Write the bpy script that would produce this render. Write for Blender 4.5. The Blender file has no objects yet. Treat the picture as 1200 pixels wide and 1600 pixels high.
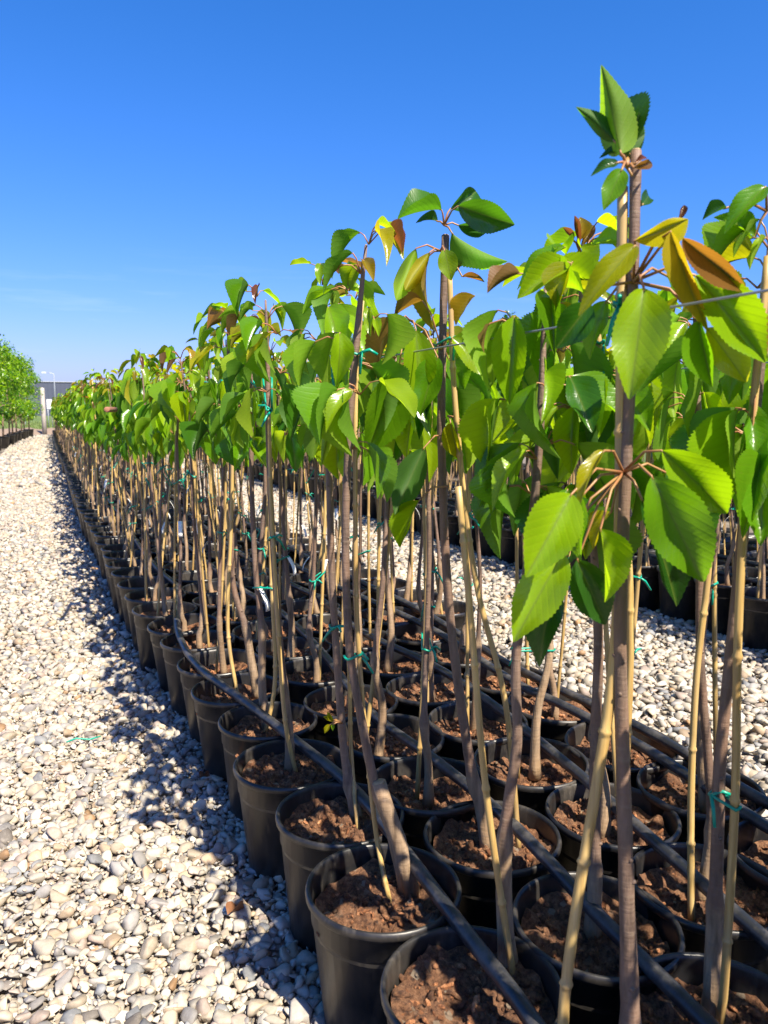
import bpy, math, random
import numpy as np
from mathutils import Vector, Matrix

# ------------------------------------------------------------------ camera
SC = bpy.context.scene
COL = SC.collection
R = math.radians
CAM_H, FPX, HOR_Y, VAN_X = 1.10, 1208.0, 640.0, 75.0       # photo: 1200 x 1600
PITCH = math.atan((800 - HOR_Y) / FPX)
_vd = ((VAN_X - 600) / FPX, math.cos(PITCH) - (HOR_Y - 800) / FPX * math.sin(PITCH))
YAW = math.atan2(_vd[0], _vd[1])                           # about -23.3 deg (camera looks right of the rows)
cam = bpy.data.cameras.new('camera')
cam.sensor_fit = 'VERTICAL'; cam.sensor_height = 24.0; cam.lens = FPX / 1600 * 24.0
cam.clip_start = 0.05; cam.clip_end = 5000
cam.dof.use_dof = True; cam.dof.focus_distance = 1.75
cam.dof.aperture_fstop = cam.lens / 3.2                    # phone lens, entrance pupil about 3 mm
camo = bpy.data.objects.new('camera', cam); COL.objects.link(camo)
camo.location = (0, 0, CAM_H); camo.rotation_euler = (R(90) - PITCH, 0, YAW)
SC.camera = camo

# ------------------------------------------------------------------ world + sun
LIGHT = Vector((-0.20, 0.78, -1.0)).normalized()           # direction the sunlight travels
SUN_EL = math.asin(-LIGHT.z)
SUN_AZ = math.atan2(-LIGHT.x, -LIGHT.y)                    # clockwise from +Y
w = bpy.data.worlds.new('World'); SC.world = w; w.use_nodes = True
nt = w.node_tree; nt.nodes.clear()
sky = nt.nodes.new('ShaderNodeTexSky'); sky.sky_type = 'NISHITA'; sky.sun_disc = False
sky.sun_elevation = SUN_EL; sky.sun_rotation = SUN_AZ
sky.air_density = 1.0; sky.dust_density = 1.0; sky.ozone_density = 1.0; sky.altitude = 100
sep = nt.nodes.new('ShaderNodeSeparateColor'); com = nt.nodes.new('ShaderNodeCombineColor')     # vivid phone-camera rendering of the sky's own colours
def ch(i, power, gain):
    pw = nt.nodes.new('ShaderNodeMath'); pw.operation = 'POWER'; pw.inputs[1].default_value = power; nt.links.new(sep.outputs[i], pw.inputs[0])
    ml = nt.nodes.new('ShaderNodeMath'); ml.operation = 'MULTIPLY'; ml.inputs[1].default_value = gain; nt.links.new(pw.outputs[0], ml.inputs[0]); nt.links.new(ml.outputs[0], com.inputs[i])
ch(0, 1.7, 0.165); ch(1, 1.0, 0.62); ch(2, 1.0, 1.25)
bg = nt.nodes.new('ShaderNodeBackground'); bg.inputs['Strength'].default_value = 0.07
wo = nt.nodes.new('ShaderNodeOutputWorld')
nt.links.new(sky.outputs[0], sep.inputs[0]); 
tco = nt.nodes.new('ShaderNodeTexCoord'); cmp_ = nt.nodes.new('ShaderNodeMapping'); cmp_.inputs['Scale'].default_value = (2.2, 2.2, 26.0); nt.links.new(tco.outputs['Generated'], cmp_.inputs[0])
cn = nt.nodes.new('ShaderNodeTexNoise'); cn.inputs['Scale'].default_value = 2.6; cn.inputs['Detail'].default_value = 7; cn.inputs['Roughness'].default_value = 0.6; nt.links.new(cmp_.outputs[0], cn.inputs['Vector'])
cr = nt.nodes.new('ShaderNodeValToRGB'); cr.color_ramp.elements[0].position = 0.56; cr.color_ramp.elements[0].color = (0, 0, 0, 1); cr.color_ramp.elements[1].position = 0.78; cr.color_ramp.elements[1].color = (0.16, 0.16, 0.16, 1); nt.links.new(cn.outputs['Fac'], cr.inputs[0])
sz = nt.nodes.new('ShaderNodeSeparateXYZ'); nt.links.new(tco.outputs['Generated'], sz.inputs[0])
el = nt.nodes.new('ShaderNodeValToRGB'); e_ = el.color_ramp.elements; e_[0].position = 0.02; e_[0].color = (0.3, 0.3, 0.3, 1); e_[1].position = 0.20; e_[1].color = (0, 0, 0, 1); q_ = e_.new(0.08); q_.color = (1, 1, 1, 1); nt.links.new(sz.outputs[2], el.inputs[0])
cm = nt.nodes.new('ShaderNodeMath'); cm.operation = 'MULTIPLY'; nt.links.new(cr.outputs[0], cm.inputs[0]); nt.links.new(el.outputs[0], cm.inputs[1])
cx = nt.nodes.new('ShaderNodeMix'); cx.data_type = 'RGBA'; nt.links.new(cm.outputs[0], cx.inputs[0]); nt.links.new(com.outputs[0], cx.inputs[6]); cx.inputs[7].default_value = (6.5, 7.0, 7.6, 1)     # faint wisps low over the horizon
nt.links.new(cx.outputs[2], bg.inputs['Color']); nt.links.new(bg.outputs[0], wo.inputs['Surface'])
sl = bpy.data.lights.new('sun', 'SUN'); sl.energy = 5.0; sl.angle = R(0.53); sl.color = (1.0, 0.91, 0.76)
so = bpy.data.objects.new('sun', sl); COL.objects.link(so)
so.rotation_euler = LIGHT.to_track_quat('-Z', 'Y').to_euler(); so.location = (2, -4, 8)
vs = SC.view_settings; vs.view_transform = 'Standard'; vs.look = 'None'; vs.exposure = 1.38; vs.gamma = 1.0; vs.use_curve_mapping = False
SC.cycles.use_denoising = True
SC.cycles.max_bounces = 8; SC.cycles.transmission_bounces = 6; SC.cycles.diffuse_bounces = 4

# ------------------------------------------------------------------ photo pixel -> world
_cp, _sp = math.cos(PITCH), math.sin(PITCH)
_cy, _sy = math.cos(YAW), math.sin(YAW)
EYE = Vector((0, 0, CAM_H))
def ray(px, py):
    a = (px - 600) / FPX; b = (py - 800) / FPX
    d = (a, _cp - b * _sp, -_sp - b * _cp)
    return Vector((d[0] * _cy - d[1] * _sy, d[0] * _sy + d[1] * _cy, d[2]))
def on_z(px, py, z):
    r = ray(px, py); return EYE + r * ((z - CAM_H) / r.z)
HEAD = Vector((-_sy, _cy, 0))                               # horizontal view direction
def on_vert(px, py, p, toward=0.0):
    """point on the upright plane that faces the viewpoint, through p (moved toward it by some metres)"""
    r = ray(px, py); k = HEAD.dot(p - EYE) - toward
    return EYE + r * (k / HEAD.dot(r))

# ------------------------------------------------------------------ helpers
rng = random.Random(7)
class MB:
    def __init__(s): s.v = []; s.f = []; s.m = []; s.c = []; s.uv = []
    def add(s, vs, fs, mi=0, col=(1, 1, 1), uvs=None):
        o = len(s.v); s.v.extend(vs); s.c.extend([col] * len(vs))
        s.uv.extend(uvs if uvs is not None else [(0.5, 0.5)] * len(vs))
        for f in fs: s.f.append(tuple(o + i for i in f)); s.m.append(mi)
    def box(s, c, h, rot=None, mi=0, col=(1, 1, 1)):
        vs = [Vector((x * h[0], y * h[1], z * h[2])) for x in (-1, 1) for y in (-1, 1) for z in (-1, 1)]
        if rot: vs = [rot @ q for q in vs]
        s.add([tuple(q + Vector(c)) for q in vs], [(0, 1, 3, 2), (4, 6, 7, 5), (0, 4, 5, 1), (2, 3, 7, 6), (0, 2, 6, 4), (1, 5, 7, 3)], mi, col)
    def tube(s, pts, rad, seg=8, mi=0, col=(1, 1, 1), cap=True, jit=0.0, r_=None):
        pts = [Vector(p) for p in pts]; n = len(pts)
        if not isinstance(rad, (list, tuple)): rad = [rad] * n
        t0 = (pts[1] - pts[0]).normalized()
        up = Vector((1, 0, 0)) if abs(t0.x) < 0.9 else Vector((0, 1, 0))
        u = (up - t0 * up.dot(t0)).normalized(); vs = []; uvs = []; acc = 0
        for i, p in enumerate(pts):
            t = (pts[min(i + 1, n - 1)] - pts[max(i - 1, 0)]).normalized()
            u = (u - t * u.dot(t)).normalized(); b = t.cross(u)
            if i: acc += (p - pts[i - 1]).length
            for k in range(seg):
                a = 2 * math.pi * k / seg
                rr = rad[i] * (1 + (r_.uniform(-jit, jit) if jit else 0))
                vs.append(tuple(p + (u * math.cos(a) + b * math.sin(a)) * rr)); uvs.append((k / seg, acc))
        fs = [(i * seg + k, i * seg + (k + 1) % seg, (i + 1) * seg + (k + 1) % seg, (i + 1) * seg + k) for i in range(n - 1) for k in range(seg)]
        if cap: fs += [tuple(range(seg - 1, -1, -1)), tuple((n - 1) * seg + k for k in range(seg))]
        k0 = len(s.v); s.add(vs, fs, mi, col[0] if isinstance(col, list) else col, uvs)
        if isinstance(col, list): s.c[k0:] = [col[i] for i in range(n) for _ in range(seg)]
    def lathe(s, prof, seg=40, mi=0, col=(1, 1, 1)):
        vs = [(r * math.cos(2 * math.pi * k / seg), r * math.sin(2 * math.pi * k / seg), z) for r, z in prof for k in range(seg)]
        fs = [(i * seg + k, i * seg + (k + 1) % seg, (i + 1) * seg + (k + 1) % seg, (i + 1) * seg + k) for i in range(len(prof) - 1) for k in range(seg)]
        s.add(vs, fs, mi, col)
    def mesh(s, name, mats, smooth=True):
        me = bpy.data.meshes.new(name); me.from_pydata([tuple(q) for q in s.v], [], s.f); me.update()
        for m in (mats if isinstance(mats, (list, tuple)) else [mats]): me.materials.append(m)
        me.polygons.foreach_set('material_index', s.m)
        me.polygons.foreach_set('use_smooth', [smooth] * len(s.f))
        ca = me.color_attributes.new('tint', 'FLOAT_COLOR', 'POINT')
        ca.data.foreach_set('color', np.c_[np.array(s.c, dtype=np.float32).reshape(-1, 3), np.ones(len(s.v), np.float32)].ravel())
        ul = me.uv_layers.new(name='UVMap'); li = np.empty(len(me.loops), np.int32); me.loops.foreach_get('vertex_index', li)
        ul.data.foreach_set('uv', np.array(s.uv, np.float32)[li].ravel())
        return me
def link(name, data, parent=None, loc=(0, 0, 0), rot=(0, 0, 0), scale=None):
    o = bpy.data.objects.new(name, data); COL.objects.link(o)
    o.parent = parent; o.location = loc; o.rotation_euler = rot
    if scale: o.scale = scale
    return o
def tag(o, label=None, cat=None, group=None, kind=None):
    if label: o['label'] = label
    if cat: o['category'] = cat
    if group: o['group'] = group
    if kind: o['kind'] = kind
    return o

# ------------------------------------------------------------------ materials
class NT:
    """small node helper"""
    def __init__(s, name):
        s.mat = bpy.data.materials.new(name); s.mat.use_nodes = True; s.t = s.mat.node_tree
        s.b = s.t.nodes['Principled BSDF']; s.out = s.t.nodes['Material Output']
    def n(s, typ, **kw):
        nd = s.t.nodes.new(typ)
        for k, v in kw.items(): setattr(nd, k, v)
        return nd
    def l(s, a, b): s.t.links.new(a, b)
    def set(s, nd, **kw):
        for k, v in kw.items(): nd.inputs[k.replace('_', ' ')].default_value = v
        return nd
    def noise(s, scale, detail=4, rough=0.55, vec=None):
        q = s.n('ShaderNodeTexNoise'); s.set(q, Scale=scale, Detail=detail, Roughness=rough)
        if vec is not None: s.l(vec, q.inputs['Vector'])
        return q.outputs['Fac']
    def ramp(s, fac, stops, interp='LINEAR'):
        q = s.n('ShaderNodeValToRGB'); q.color_ramp.interpolation = interp; e = q.color_ramp.elements
        while len(e) < len(stops): e.new(0.5)
        for i, (p, c) in enumerate(stops): e[i].position = p; e[i].color = (c[0], c[1], c[2], 1) if isinstance(c, (tuple, list)) else (c, c, c, 1)
        s.l(fac, q.inputs[0]); return q.outputs['Color']
    def mix(s, fac, a, b, typ='MIX'):
        q = s.n('ShaderNodeMix', data_type='RGBA', blend_type=typ)
        for sk, v in ((q.inputs[0], fac), (q.inputs[6], a), (q.inputs[7], b)):
            if hasattr(v, 'links'): s.l(v, sk)
            elif isinstance(v, (int, float)): sk.default_value = v if sk.type == 'VALUE' else (v, v, v, 1)
            else: sk.default_value = (*v, 1)
        return q.outputs[2]
    def math(s, op, a, b=0.0, c=None):
        q = s.n('ShaderNodeMath', operation=op)
        for i, v in enumerate((a, b) if c is None else (a, b, c)):
            if hasattr(v, 'links'): s.l(v, q.inputs[i])
            else: q.inputs[i].default_value = v
        return q.outputs[0]
    def bump(s, h, strength=0.3, dist=0.002):
        q = s.n('ShaderNodeBump'); s.set(q, Strength=strength, Distance=dist); s.l(h, q.inputs['Height']); s.l(q.outputs[0], s.b.inputs['Normal']); return q
    def coord(s, which='Object'): return s.n('ShaderNodeTexCoord').outputs[which]
    def pos(s): return s.n('ShaderNodeNewGeometry').outputs['Position']
    def attr(s): return s.n('ShaderNodeAttribute', attribute_name='tint').outputs['Color']
    def objcol(s): return s.n('ShaderNodeObjectInfo').outputs['Color']
    def rnd(s): return s.n('ShaderNodeObjectInfo').outputs['Random']
    def base(s, c): (s.l(c, s.b.inputs['Base Color']) if hasattr(c, 'links') else setattr(s.b.inputs['Base Color'], 'default_value', (*c, 1)))

def leaf_material(name, per_object):
    N = NT(name)
    tint = N.objcol() if per_object else N.attr()
    uv = N.coord('UV'); sep = N.n('ShaderNodeSeparateXYZ'); N.l(uv, sep.inputs[0])
    au = N.math('ABSOLUTE', N.math('SUBTRACT', sep.outputs[0], 0.5))                     # 0 midrib .. 0.5 edge
    ph = N.math('SUBTRACT', N.math('MULTIPLY', sep.outputs[1], 9.0), N.math('MULTIPLY', au, 7.0))
    vein = N.math('POWER', N.math('ABSOLUTE', N.math('COSINE', N.math('MULTIPLY', ph, math.pi))), 10.0)
    rib = N.ramp(au, [(0.0, 1.0), (0.022, 0.35), (0.05, 0.0)])
    ns = N.noise(9, 4, 0.6, N.pos())
    c = N.mix(N.ramp(ns, [(0.35, 0.0), (0.7, 0.55)]), tint, N.mix(1.0, tint, (0.72, 0.82, 0.75), 'MULTIPLY'))
    c = N.mix(N.math('MULTIPLY', vein, 0.09), c, N.mix(1.0, tint, (1.9, 1.5, 1.6), 'MULTIPLY'))
    c = N.mix(N.math('MULTIPLY', rib, 0.6), c, (0.16, 0.22, 0.035))
    vs_ = N.n('ShaderNodeTexVoronoi'); vs_.inputs['Scale'].default_value = 130; N.l(N.pos(), vs_.inputs['Vector'])
    spk = N.math('MULTIPLY', N.ramp(vs_.outputs['Distance'], [(0.10, 1.0), (0.17, 0.0)]), N.ramp(N.noise(22, 3, 0.6, N.pos()), [(0.56, 0.0), (0.62, 0.7)]))
    c = N.mix(spk, c, (0.17, 0.12, 0.04))
    back = N.n('ShaderNodeNewGeometry').outputs['Backfacing']
    c = N.mix(N.math('MULTIPLY', back, 0.55), c, N.mix(0.30, tint, (0.14, 0.19, 0.04)))
    N.base(c)
    N.l(N.math('ADD', 0.25, N.math('MULTIPLY', back, 0.38)), N.b.inputs['Roughness'])
    N.b.inputs['Specular IOR Level'].default_value = 0.5
    h = N.math('SUBTRACT', N.math('MULTIPLY', ns, 0.25), N.math('ADD', N.math('MULTIPLY', vein, 0.8), rib))
    bp = N.bump(h, 0.14, 0.0010)
    tr = N.n('ShaderNodeBsdfTranslucent')
    tc = N.mix(1.0, tint, (2.35, 2.15, 0.8), 'MULTIPLY'); tc = N.mix(N.math('MULTIPLY', rib, 0.5), tc, (0.10, 0.14, 0.02))
    tc = N.mix(N.math('MULTIPLY', vein, 0.3), tc, N.mix(1.0, tc, (0.6, 0.62, 0.5), 'MULTIPLY'))
    N.l(tc, tr.inputs['Color']); N.l(bp.outputs[0], tr.inputs['Normal'])
    mx = N.n('ShaderNodeMixShader'); mx.inputs[0].default_value = 0.52
    N.l(N.b.outputs[0], mx.inputs[1]); N.l(tr.outputs[0], mx.inputs[2]); N.l(mx.outputs[0], N.out.inputs['Surface'])
    return N.mat
M = {}
M['leaf'] = leaf_material('cherry leaf', True)
M['leafs'] = leaf_material('cherry leaf in crown', False)

N = NT('petiole'); N.base(N.mix(N.noise(60, 2, 0.5, N.pos()), (0.30, 0.075, 0.05), (0.26, 0.20, 0.05))); N.b.inputs['Roughness'].default_value = 0.45; M['petiole'] = N.mat

def bark(name, dark, light, warm, s_dark, s_light, s_warm, blend=True):
    N = NT(name); p = N.coord('Object')
    mp = N.n('ShaderNodeMapping'); mp.inputs['Scale'].default_value = (1, 1, 0.16); N.l(p, mp.inputs[0])
    mh = N.n('ShaderNodeMapping'); mh.inputs['Scale'].default_value = (0.30, 0.30, 2.4); N.l(p, mh.inputs[0])
    a = N.noise(90, 6, 0.65, mp.outputs[0]); b = N.noise(14, 3, 0.5, p); c = N.noise(70, 3, 0.6, mh.outputs[0])
    def side(dk, lt, wm):
        col = N.ramp(a, [(0.3, dk), (0.55, lt), (0.78, tuple(min(1, x * 1.5) for x in lt))])
        return N.mix(N.ramp(b, [(0.42, 0.0), (0.62, 0.6)]), col, wm)
    if blend:
        sp = N.n('ShaderNodeSeparateColor'); N.l(N.attr(), sp.inputs[0])
        f = N.ramp(N.math('ADD', sp.outputs[0], N.math('MULTIPLY', N.math('SUBTRACT', N.noise(35, 4, 0.6, p), 0.5), 0.9)), [(0.35, 0.0), (0.65, 1.0)])
        col = N.mix(f, side(dark, light, warm), side(s_dark, s_light, s_warm))
    else: col = side(s_dark, s_light, s_warm)
    col = N.mix(N.ramp(c, [(0.61, 0.0), (0.65, 0.5)]), col, (0.24, 0.18, 0.13)); col = N.mix(1.0, col, (0.82, 0.80, 0.78), 'MULTIPLY')
    rn = N.rnd(); col = N.mix(N.math('MULTIPLY', rn, 0.35), col, N.mix(1.0, col, (0.55, 0.50, 0.50), 'MULTIPLY'))
    N.base(col); N.b.inputs['Roughness'].default_value = 0.62
    N.bump(N.math('ADD', a, N.math('MULTIPLY', c, 0.6)), 0.7, 0.003); return N.mat
_bk = ((0.070, 0.046, 0.035), (0.200, 0.136, 0.100), (0.22, 0.130, 0.085), (0.14, 0.095, 0.055), (0.34, 0.245, 0.155), (0.36, 0.235, 0.13))
M['bark'] = bark('cherry bark', *_bk); M['stock'] = bark('plain bark', *_bk, False)
N = NT('cut wood'); N.base(N.mix(N.noise(120, 4, 0.6, N.coord('Object')), (0.42, 0.29, 0.15), (0.20, 0.13, 0.075))); N.b.inputs['Roughness'].default_value = 0.8; M['cut'] = N.mat

N = NT('bamboo cane'); p = N.coord('Object')
mp = N.n('ShaderNodeMapping'); mp.inputs['Scale'].default_value = (1, 1, 0.05); N.l(p, mp.inputs[0])
c = N.ramp(N.noise(160, 4, 0.6, mp.outputs[0]), [(0.3, (0.33, 0.20, 0.06)), (0.6, (0.50, 0.345, 0.125)), (0.85, (0.60, 0.45, 0.21))])
c = N.mix(N.ramp(N.noise(9, 3, 0.5, p), [(0.45, 0.0), (0.7, 0.55)]), c, (0.30, 0.215, 0.12))
c = N.mix(1.0, c, N.attr(), 'MULTIPLY')
c = N.mix(N.math('MULTIPLY', N.rnd(), 0.45), c, N.mix(1.0, c, (0.62, 0.56, 0.55), 'MULTIPLY'))
N.base(c); N.b.inputs['Roughness'].default_value = 0.42; M['cane'] = N.mat

N = NT('black pot plastic'); p = N.coord('Object')
d = N.ramp(N.noise(7, 5, 0.65, N.pos()), [(0.40, 0.0), (0.75, 1.0)])
sc = N.n('ShaderNodeMapping'); sc.inputs['Scale'].default_value = (1, 1, 0.25); N.l(p, sc.inputs[0])
st = N.ramp(N.noise(55, 5, 0.7, sc.outputs[0]), [(0.52, 0.0), (0.72, 1.0)])
dirt = N.math('MULTIPLY', N.math('ADD', N.math('MULTIPLY', d, 0.6), N.math('MULTIPLY', st, 0.5)), 0.42)
N.base(N.mix(dirt, (0.009, 0.0092, 0.0105), (0.15, 0.125, 0.095)))
N.l(N.math('ADD', 0.34, N.math('MULTIPLY', dirt, 0.6)), N.b.inputs['Roughness'])
N.bump(N.noise(240, 3, 0.6, p), 0.12, 0.001); M['pot'] = N.mat

N = NT('potting soil'); p = N.pos()
c = N.ramp(N.noise(75, 8, 0.8, p), [(0.34, (0.020, 0.009, 0.005)), (0.44, (0.125, 0.052, 0.023)), (0.55, (0.29, 0.135, 0.062)), (0.70, (0.46, 0.27, 0.15))])
vo = N.n('ShaderNodeTexVoronoi'); vo.inputs['Scale'].default_value = 85; N.l(p, vo.inputs['Vector'])
c = N.mix(N.ramp(vo.outputs['Color'], [(0.86, 0.0), (0.9, 0.8)]), c, (0.34, 0.27, 0.19))
c = N.mix(1.0, c, N.attr(), 'MULTIPLY')
N.base(c); N.b.inputs['Roughness'].default_value = 0.95; N.bump(N.noise(190, 8, 0.85, p), 1.0, 0.012); M['soil'] = N.mat

N = NT('green tie plastic'); N.base(N.mix(N.noise(40, 2, 0.5, N.pos()), (0.0, 0.20, 0.13), (0.0, 0.30, 0.20))); N.b.inputs['Roughness'].default_value = 0.35; M['tie'] = N.mat
N = NT('white paper tag'); N.base(N.mix(N.noise(30, 3, 0.5, N.pos()), (0.80, 0.80, 0.78), (0.62, 0.61, 0.57))); N.b.inputs['Roughness'].default_value = 0.6; M['tag'] = N.mat
N = NT('irrigation pipe'); p = N.pos()
d = N.ramp(N.noise(16, 5, 0.7, p), [(0.45, 0.0), (0.75, 0.6)])
N.base(N.mix(d, (0.016, 0.017, 0.02), (0.15, 0.135, 0.12))); N.l(N.math('ADD', 0.38, N.math('MULTIPLY', d, 0.5)), N.b.inputs['Roughness']); N.bump(N.noise(60, 4, 0.6, p), 0.15, 0.002); M['pipe'] = N.mat
N = NT('galvanised wire'); N.base(N.mix(N.noise(50, 3, 0.5, N.pos()), (0.42, 0.43, 0.42), (0.24, 0.25, 0.25))); N.b.inputs['Metallic'].default_value = 0.7; N.b.inputs['Roughness'].default_value = 0.5; M['wire'] = N.mat

def stone(name, per_object):
    N = NT(name); t = N.objcol() if per_object else N.attr(); p = N.pos()
    a = N.noise(140, 5, 0.65, p); b = N.noise(38, 4, 0.6, p)
    c = N.mix(N.ramp(a, [(0.35, 0.0), (0.7, 0.5)]), t, N.mix(1.0, t, (0.66, 0.62, 0.58), 'MULTIPLY'))
    c = N.mix(N.ramp(b, [(0.52, 0.0), (0.72, 0.5)]), c, N.mix(0.5, t, (0.48, 0.43, 0.37)))
    N.base(c); N.b.inputs['Roughness'].default_value = 0.72; N.bump(a, 0.35, 0.002); return N.mat
M['peb'] = stone('pebble', True); M['pebs'] = stone('pebble bed', False)

N = NT('gravel ground'); p = N.pos()
vo = N.n('ShaderNodeTexVoronoi'); vo.inputs['Scale'].default_value = 34; N.l(p, vo.inputs['Vector'])
sp = N.n('ShaderNodeSeparateColor'); N.l(vo.outputs['Color'], sp.inputs[0])
c = N.ramp(sp.outputs[0], [(0.0, (0.17, 0.145, 0.11)), (0.35, (0.30, 0.26, 0.205)), (0.7, (0.37, 0.33, 0.27)), (1.0, (0.29, 0.275, 0.25))])
N.base(N.mix(N.ramp(vo.outputs['Distance'], [(0.0, 0.0), (0.02, 0.0), (0.6, 0.5)]), c, (0.20, 0.16, 0.12)))
N.b.inputs['Roughness'].default_value = 0.9; N.bump(N.math('MULTIPLY', vo.outputs['Distance'], -1.0), 0.8, 0.02); M['gravel'] = N.mat

N = NT('bed soil'); p = N.pos()
N.base(N.ramp(N.noise(11, 8, 0.7, p), [(0.3, (0.07, 0.058, 0.043)), (0.55, (0.17, 0.14, 0.105)), (0.8, (0.29, 0.255, 0.20))])); N.b.inputs['Roughness'].default_value = 0.95
N.bump(N.noise(70, 6, 0.7, p), 0.6, 0.01); M['bed'] = N.mat

N = NT('field ground'); p = N.pos()
g = N.ramp(N.noise(1.1, 7, 0.7, p), [(0.3, (0.055, 0.095, 0.015)), (0.5, (0.09, 0.15, 0.025)), (0.75, (0.16, 0.19, 0.05))])
N.base(N.mix(N.ramp(N.noise(0.12, 5, 0.6, p), [(0.55, 0.0), (0.7, 0.7)]), g, (0.17, 0.13, 0.08))); N.b.inputs['Roughness'].default_value = 0.95
N.bump(N.noise(9, 8, 0.75, p), 1.0, 0.15); M['field'] = N.mat
N = NT('grass blade'); N.base(N.mix(N.noise(2.2, 4, 0.6, N.pos()), (0.07, 0.13, 0.02), (0.16, 0.20, 0.045))); N.b.inputs['Roughness'].default_value = 0.6; M['grass'] = N.mat
def plain(name, a, b, rough=0.7, scale=8, metal=0.0):
    N = NT(name); N.base(N.mix(N.noise(scale, 5, 0.6, N.coord('Object')), a, b)); N.b.inputs['Roughness'].default_value = rough; N.b.inputs['Metallic'].default_value = metal; N.bump(N.noise(scale * 6, 4, 0.6, N.coord('Object')), 0.25, 0.01); return N.mat
M['post'] = plain('weathered post', (0.34, 0.30, 0.25), (0.45, 0.41, 0.36), 0.85)
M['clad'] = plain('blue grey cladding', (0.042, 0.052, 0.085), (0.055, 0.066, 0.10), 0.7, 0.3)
M['white'] = plain('white paint', (0.78, 0.78, 0.76), (0.68, 0.68, 0.66), 0.5)
M['steel'] = plain('grey steel', (0.45, 0.47, 0.48), (0.35, 0.37, 0.38), 0.45, 5, 0.4)
M['rust'] = plain('rusty steel', (0.20, 0.075, 0.04), (0.30, 0.14, 0.085), 0.8, 30)
M['dirt'] = plain('dry earth', (0.16, 0.11, 0.075), (0.25, 0.185, 0.13), 0.95, 3)
M['brownleaf'] = plain('dead leaf', (0.13, 0.05, 0.02), (0.22, 0.10, 0.04), 0.6, 40)

# ------------------------------------------------------------------ setting: ground, paths
def sheet(name, x0, x1, y0, y1, z, mat, label, nx=1, ny=1):
    mb = MB(); vs = [(x0 + (x1 - x0) * i / nx, y0 + (y1 - y0) * j / ny, z) for j in range(ny + 1) for i in range(nx + 1)]
    mb.add(vs, [(j * (nx + 1) + i, j * (nx + 1) + i + 1, (j + 1) * (nx + 1) + i + 1, (j + 1) * (nx + 1) + i) for j in range(ny) for i in range(nx)])
    return tag(link(name, mb.mesh(name, mat)), label, None, None, 'structure')
sheet('ground', -1500, 1500, -300, 2700, -0.012, M['field'], 'flat grassy field stretching to the horizon')
BED_END = 35.2
bedg = sheet('bed_ground', -6, 10.5, -1.5, BED_END + 1.0, -0.008, M['bed'], 'dusty bare earth under the rows of pots')
path_a = sheet('gravel_path', -1.05, 0.62, -1.5, BED_END + 0.6, -0.004, M['gravel'], 'pale gravel path along the pot row, running away to the post')
path_b = sheet('gravel_path', 1.60, 2.98, -1.5, BED_END + 0.6, -0.004, M['gravel'], 'sunny gravel path between the two blocks of potted trees')

def ico(level):
    t = (1 + 5 ** 0.5) / 2
    v = [(-1, t, 0), (1, t, 0), (-1, -t, 0), (1, -t, 0), (0, -1, t), (0, 1, t), (0, -1, -t), (0, 1, -t), (t, 0, -1), (t, 0, 1), (-t, 0, -1), (-t, 0, 1)]
    f = [(0, 11, 5), (0, 5, 1), (0, 1, 7), (0, 7, 10), (0, 10, 11), (1, 5, 9), (5, 11, 4), (11, 10, 2), (10, 7, 6), (7, 1, 8), (3, 9, 4), (3, 4, 2), (3, 2, 6), (3, 6, 8), (3, 8, 9), (4, 9, 5), (2, 4, 11), (6, 2, 10), (8, 6, 7), (9, 8, 1)]
    v = [Vector(q).normalized() for q in v]
    for _ in range(level):
        nf = []; mid = {}
        def m(a, b):
            k = (min(a, b), max(a, b))
            if k not in mid: v.append(((v[a] + v[b]) / 2).normalized()); mid[k] = len(v) - 1
            return mid[k]
        for a, b, c in f:
            x, y, z = m(a, b), m(b, c), m(c, a); nf += [(a, x, z), (b, y, x), (c, z, y), (x, y, z)]
        f = nf
    return np.array([tuple(q) for q in v]), np.array(f)
NR = np.random.RandomState(11)
def pebble_shapes(level, k):
    out = []; v0, f0 = ico(level)
    for _ in range(k):
        v = v0.copy()
        for _ in range(NR.randint(7, 13)):                     # worn flat sides
            n = NR.normal(size=3); n /= np.linalg.norm(n); d = NR.uniform(0.32, 0.74)
            h = v @ n; v -= np.outer(np.clip(h - d, 0, None) * 0.95, n)
        v *= np.array([1.22, NR.uniform(0.72, 1.1), NR.uniform(0.46, 0.78)])
        out.append(v)
    return out, f0
PEB = [((0.60, 0.53, 0.42), 5), ((0.54, 0.45, 0.33), 5), ((0.63, 0.58, 0.49), 4), ((0.43, 0.39, 0.33), 3), ((0.34, 0.32, 0.30), 2), ((0.27, 0.275, 0.28), 1.2), ((0.47, 0.35, 0.23), 1.4), ((0.54, 0.43, 0.35), 3), ((0.22, 0.19, 0.16), 0.5), ((0.42, 0.25, 0.12), 0.25)]
PEBC = np.array([c for c, _ in PEB]); PEBP = np.array([q for _, q in PEB], float); PEBP /= PEBP.sum()
def eul(rx, ry, rz):
    cx, sx, cy, sy, cz, sz = np.cos(rx), np.sin(rx), np.cos(ry), np.sin(ry), np.cos(rz), np.sin(rz)
    m = np.empty((len(rx), 3, 3))
    m[:, 0, 0] = cz * cy; m[:, 0, 1] = cz * sy * sx - sz * cx; m[:, 0, 2] = cz * sy * cx + sz * sx
    m[:, 1, 0] = sz * cy; m[:, 1, 1] = sz * sy * sx + cz * cx; m[:, 1, 2] = sz * sy * cx - cz * sx
    m[:, 2, 0] = -sy; m[:, 2, 1] = cy * sx; m[:, 2, 2] = cy * cx
    return m
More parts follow.
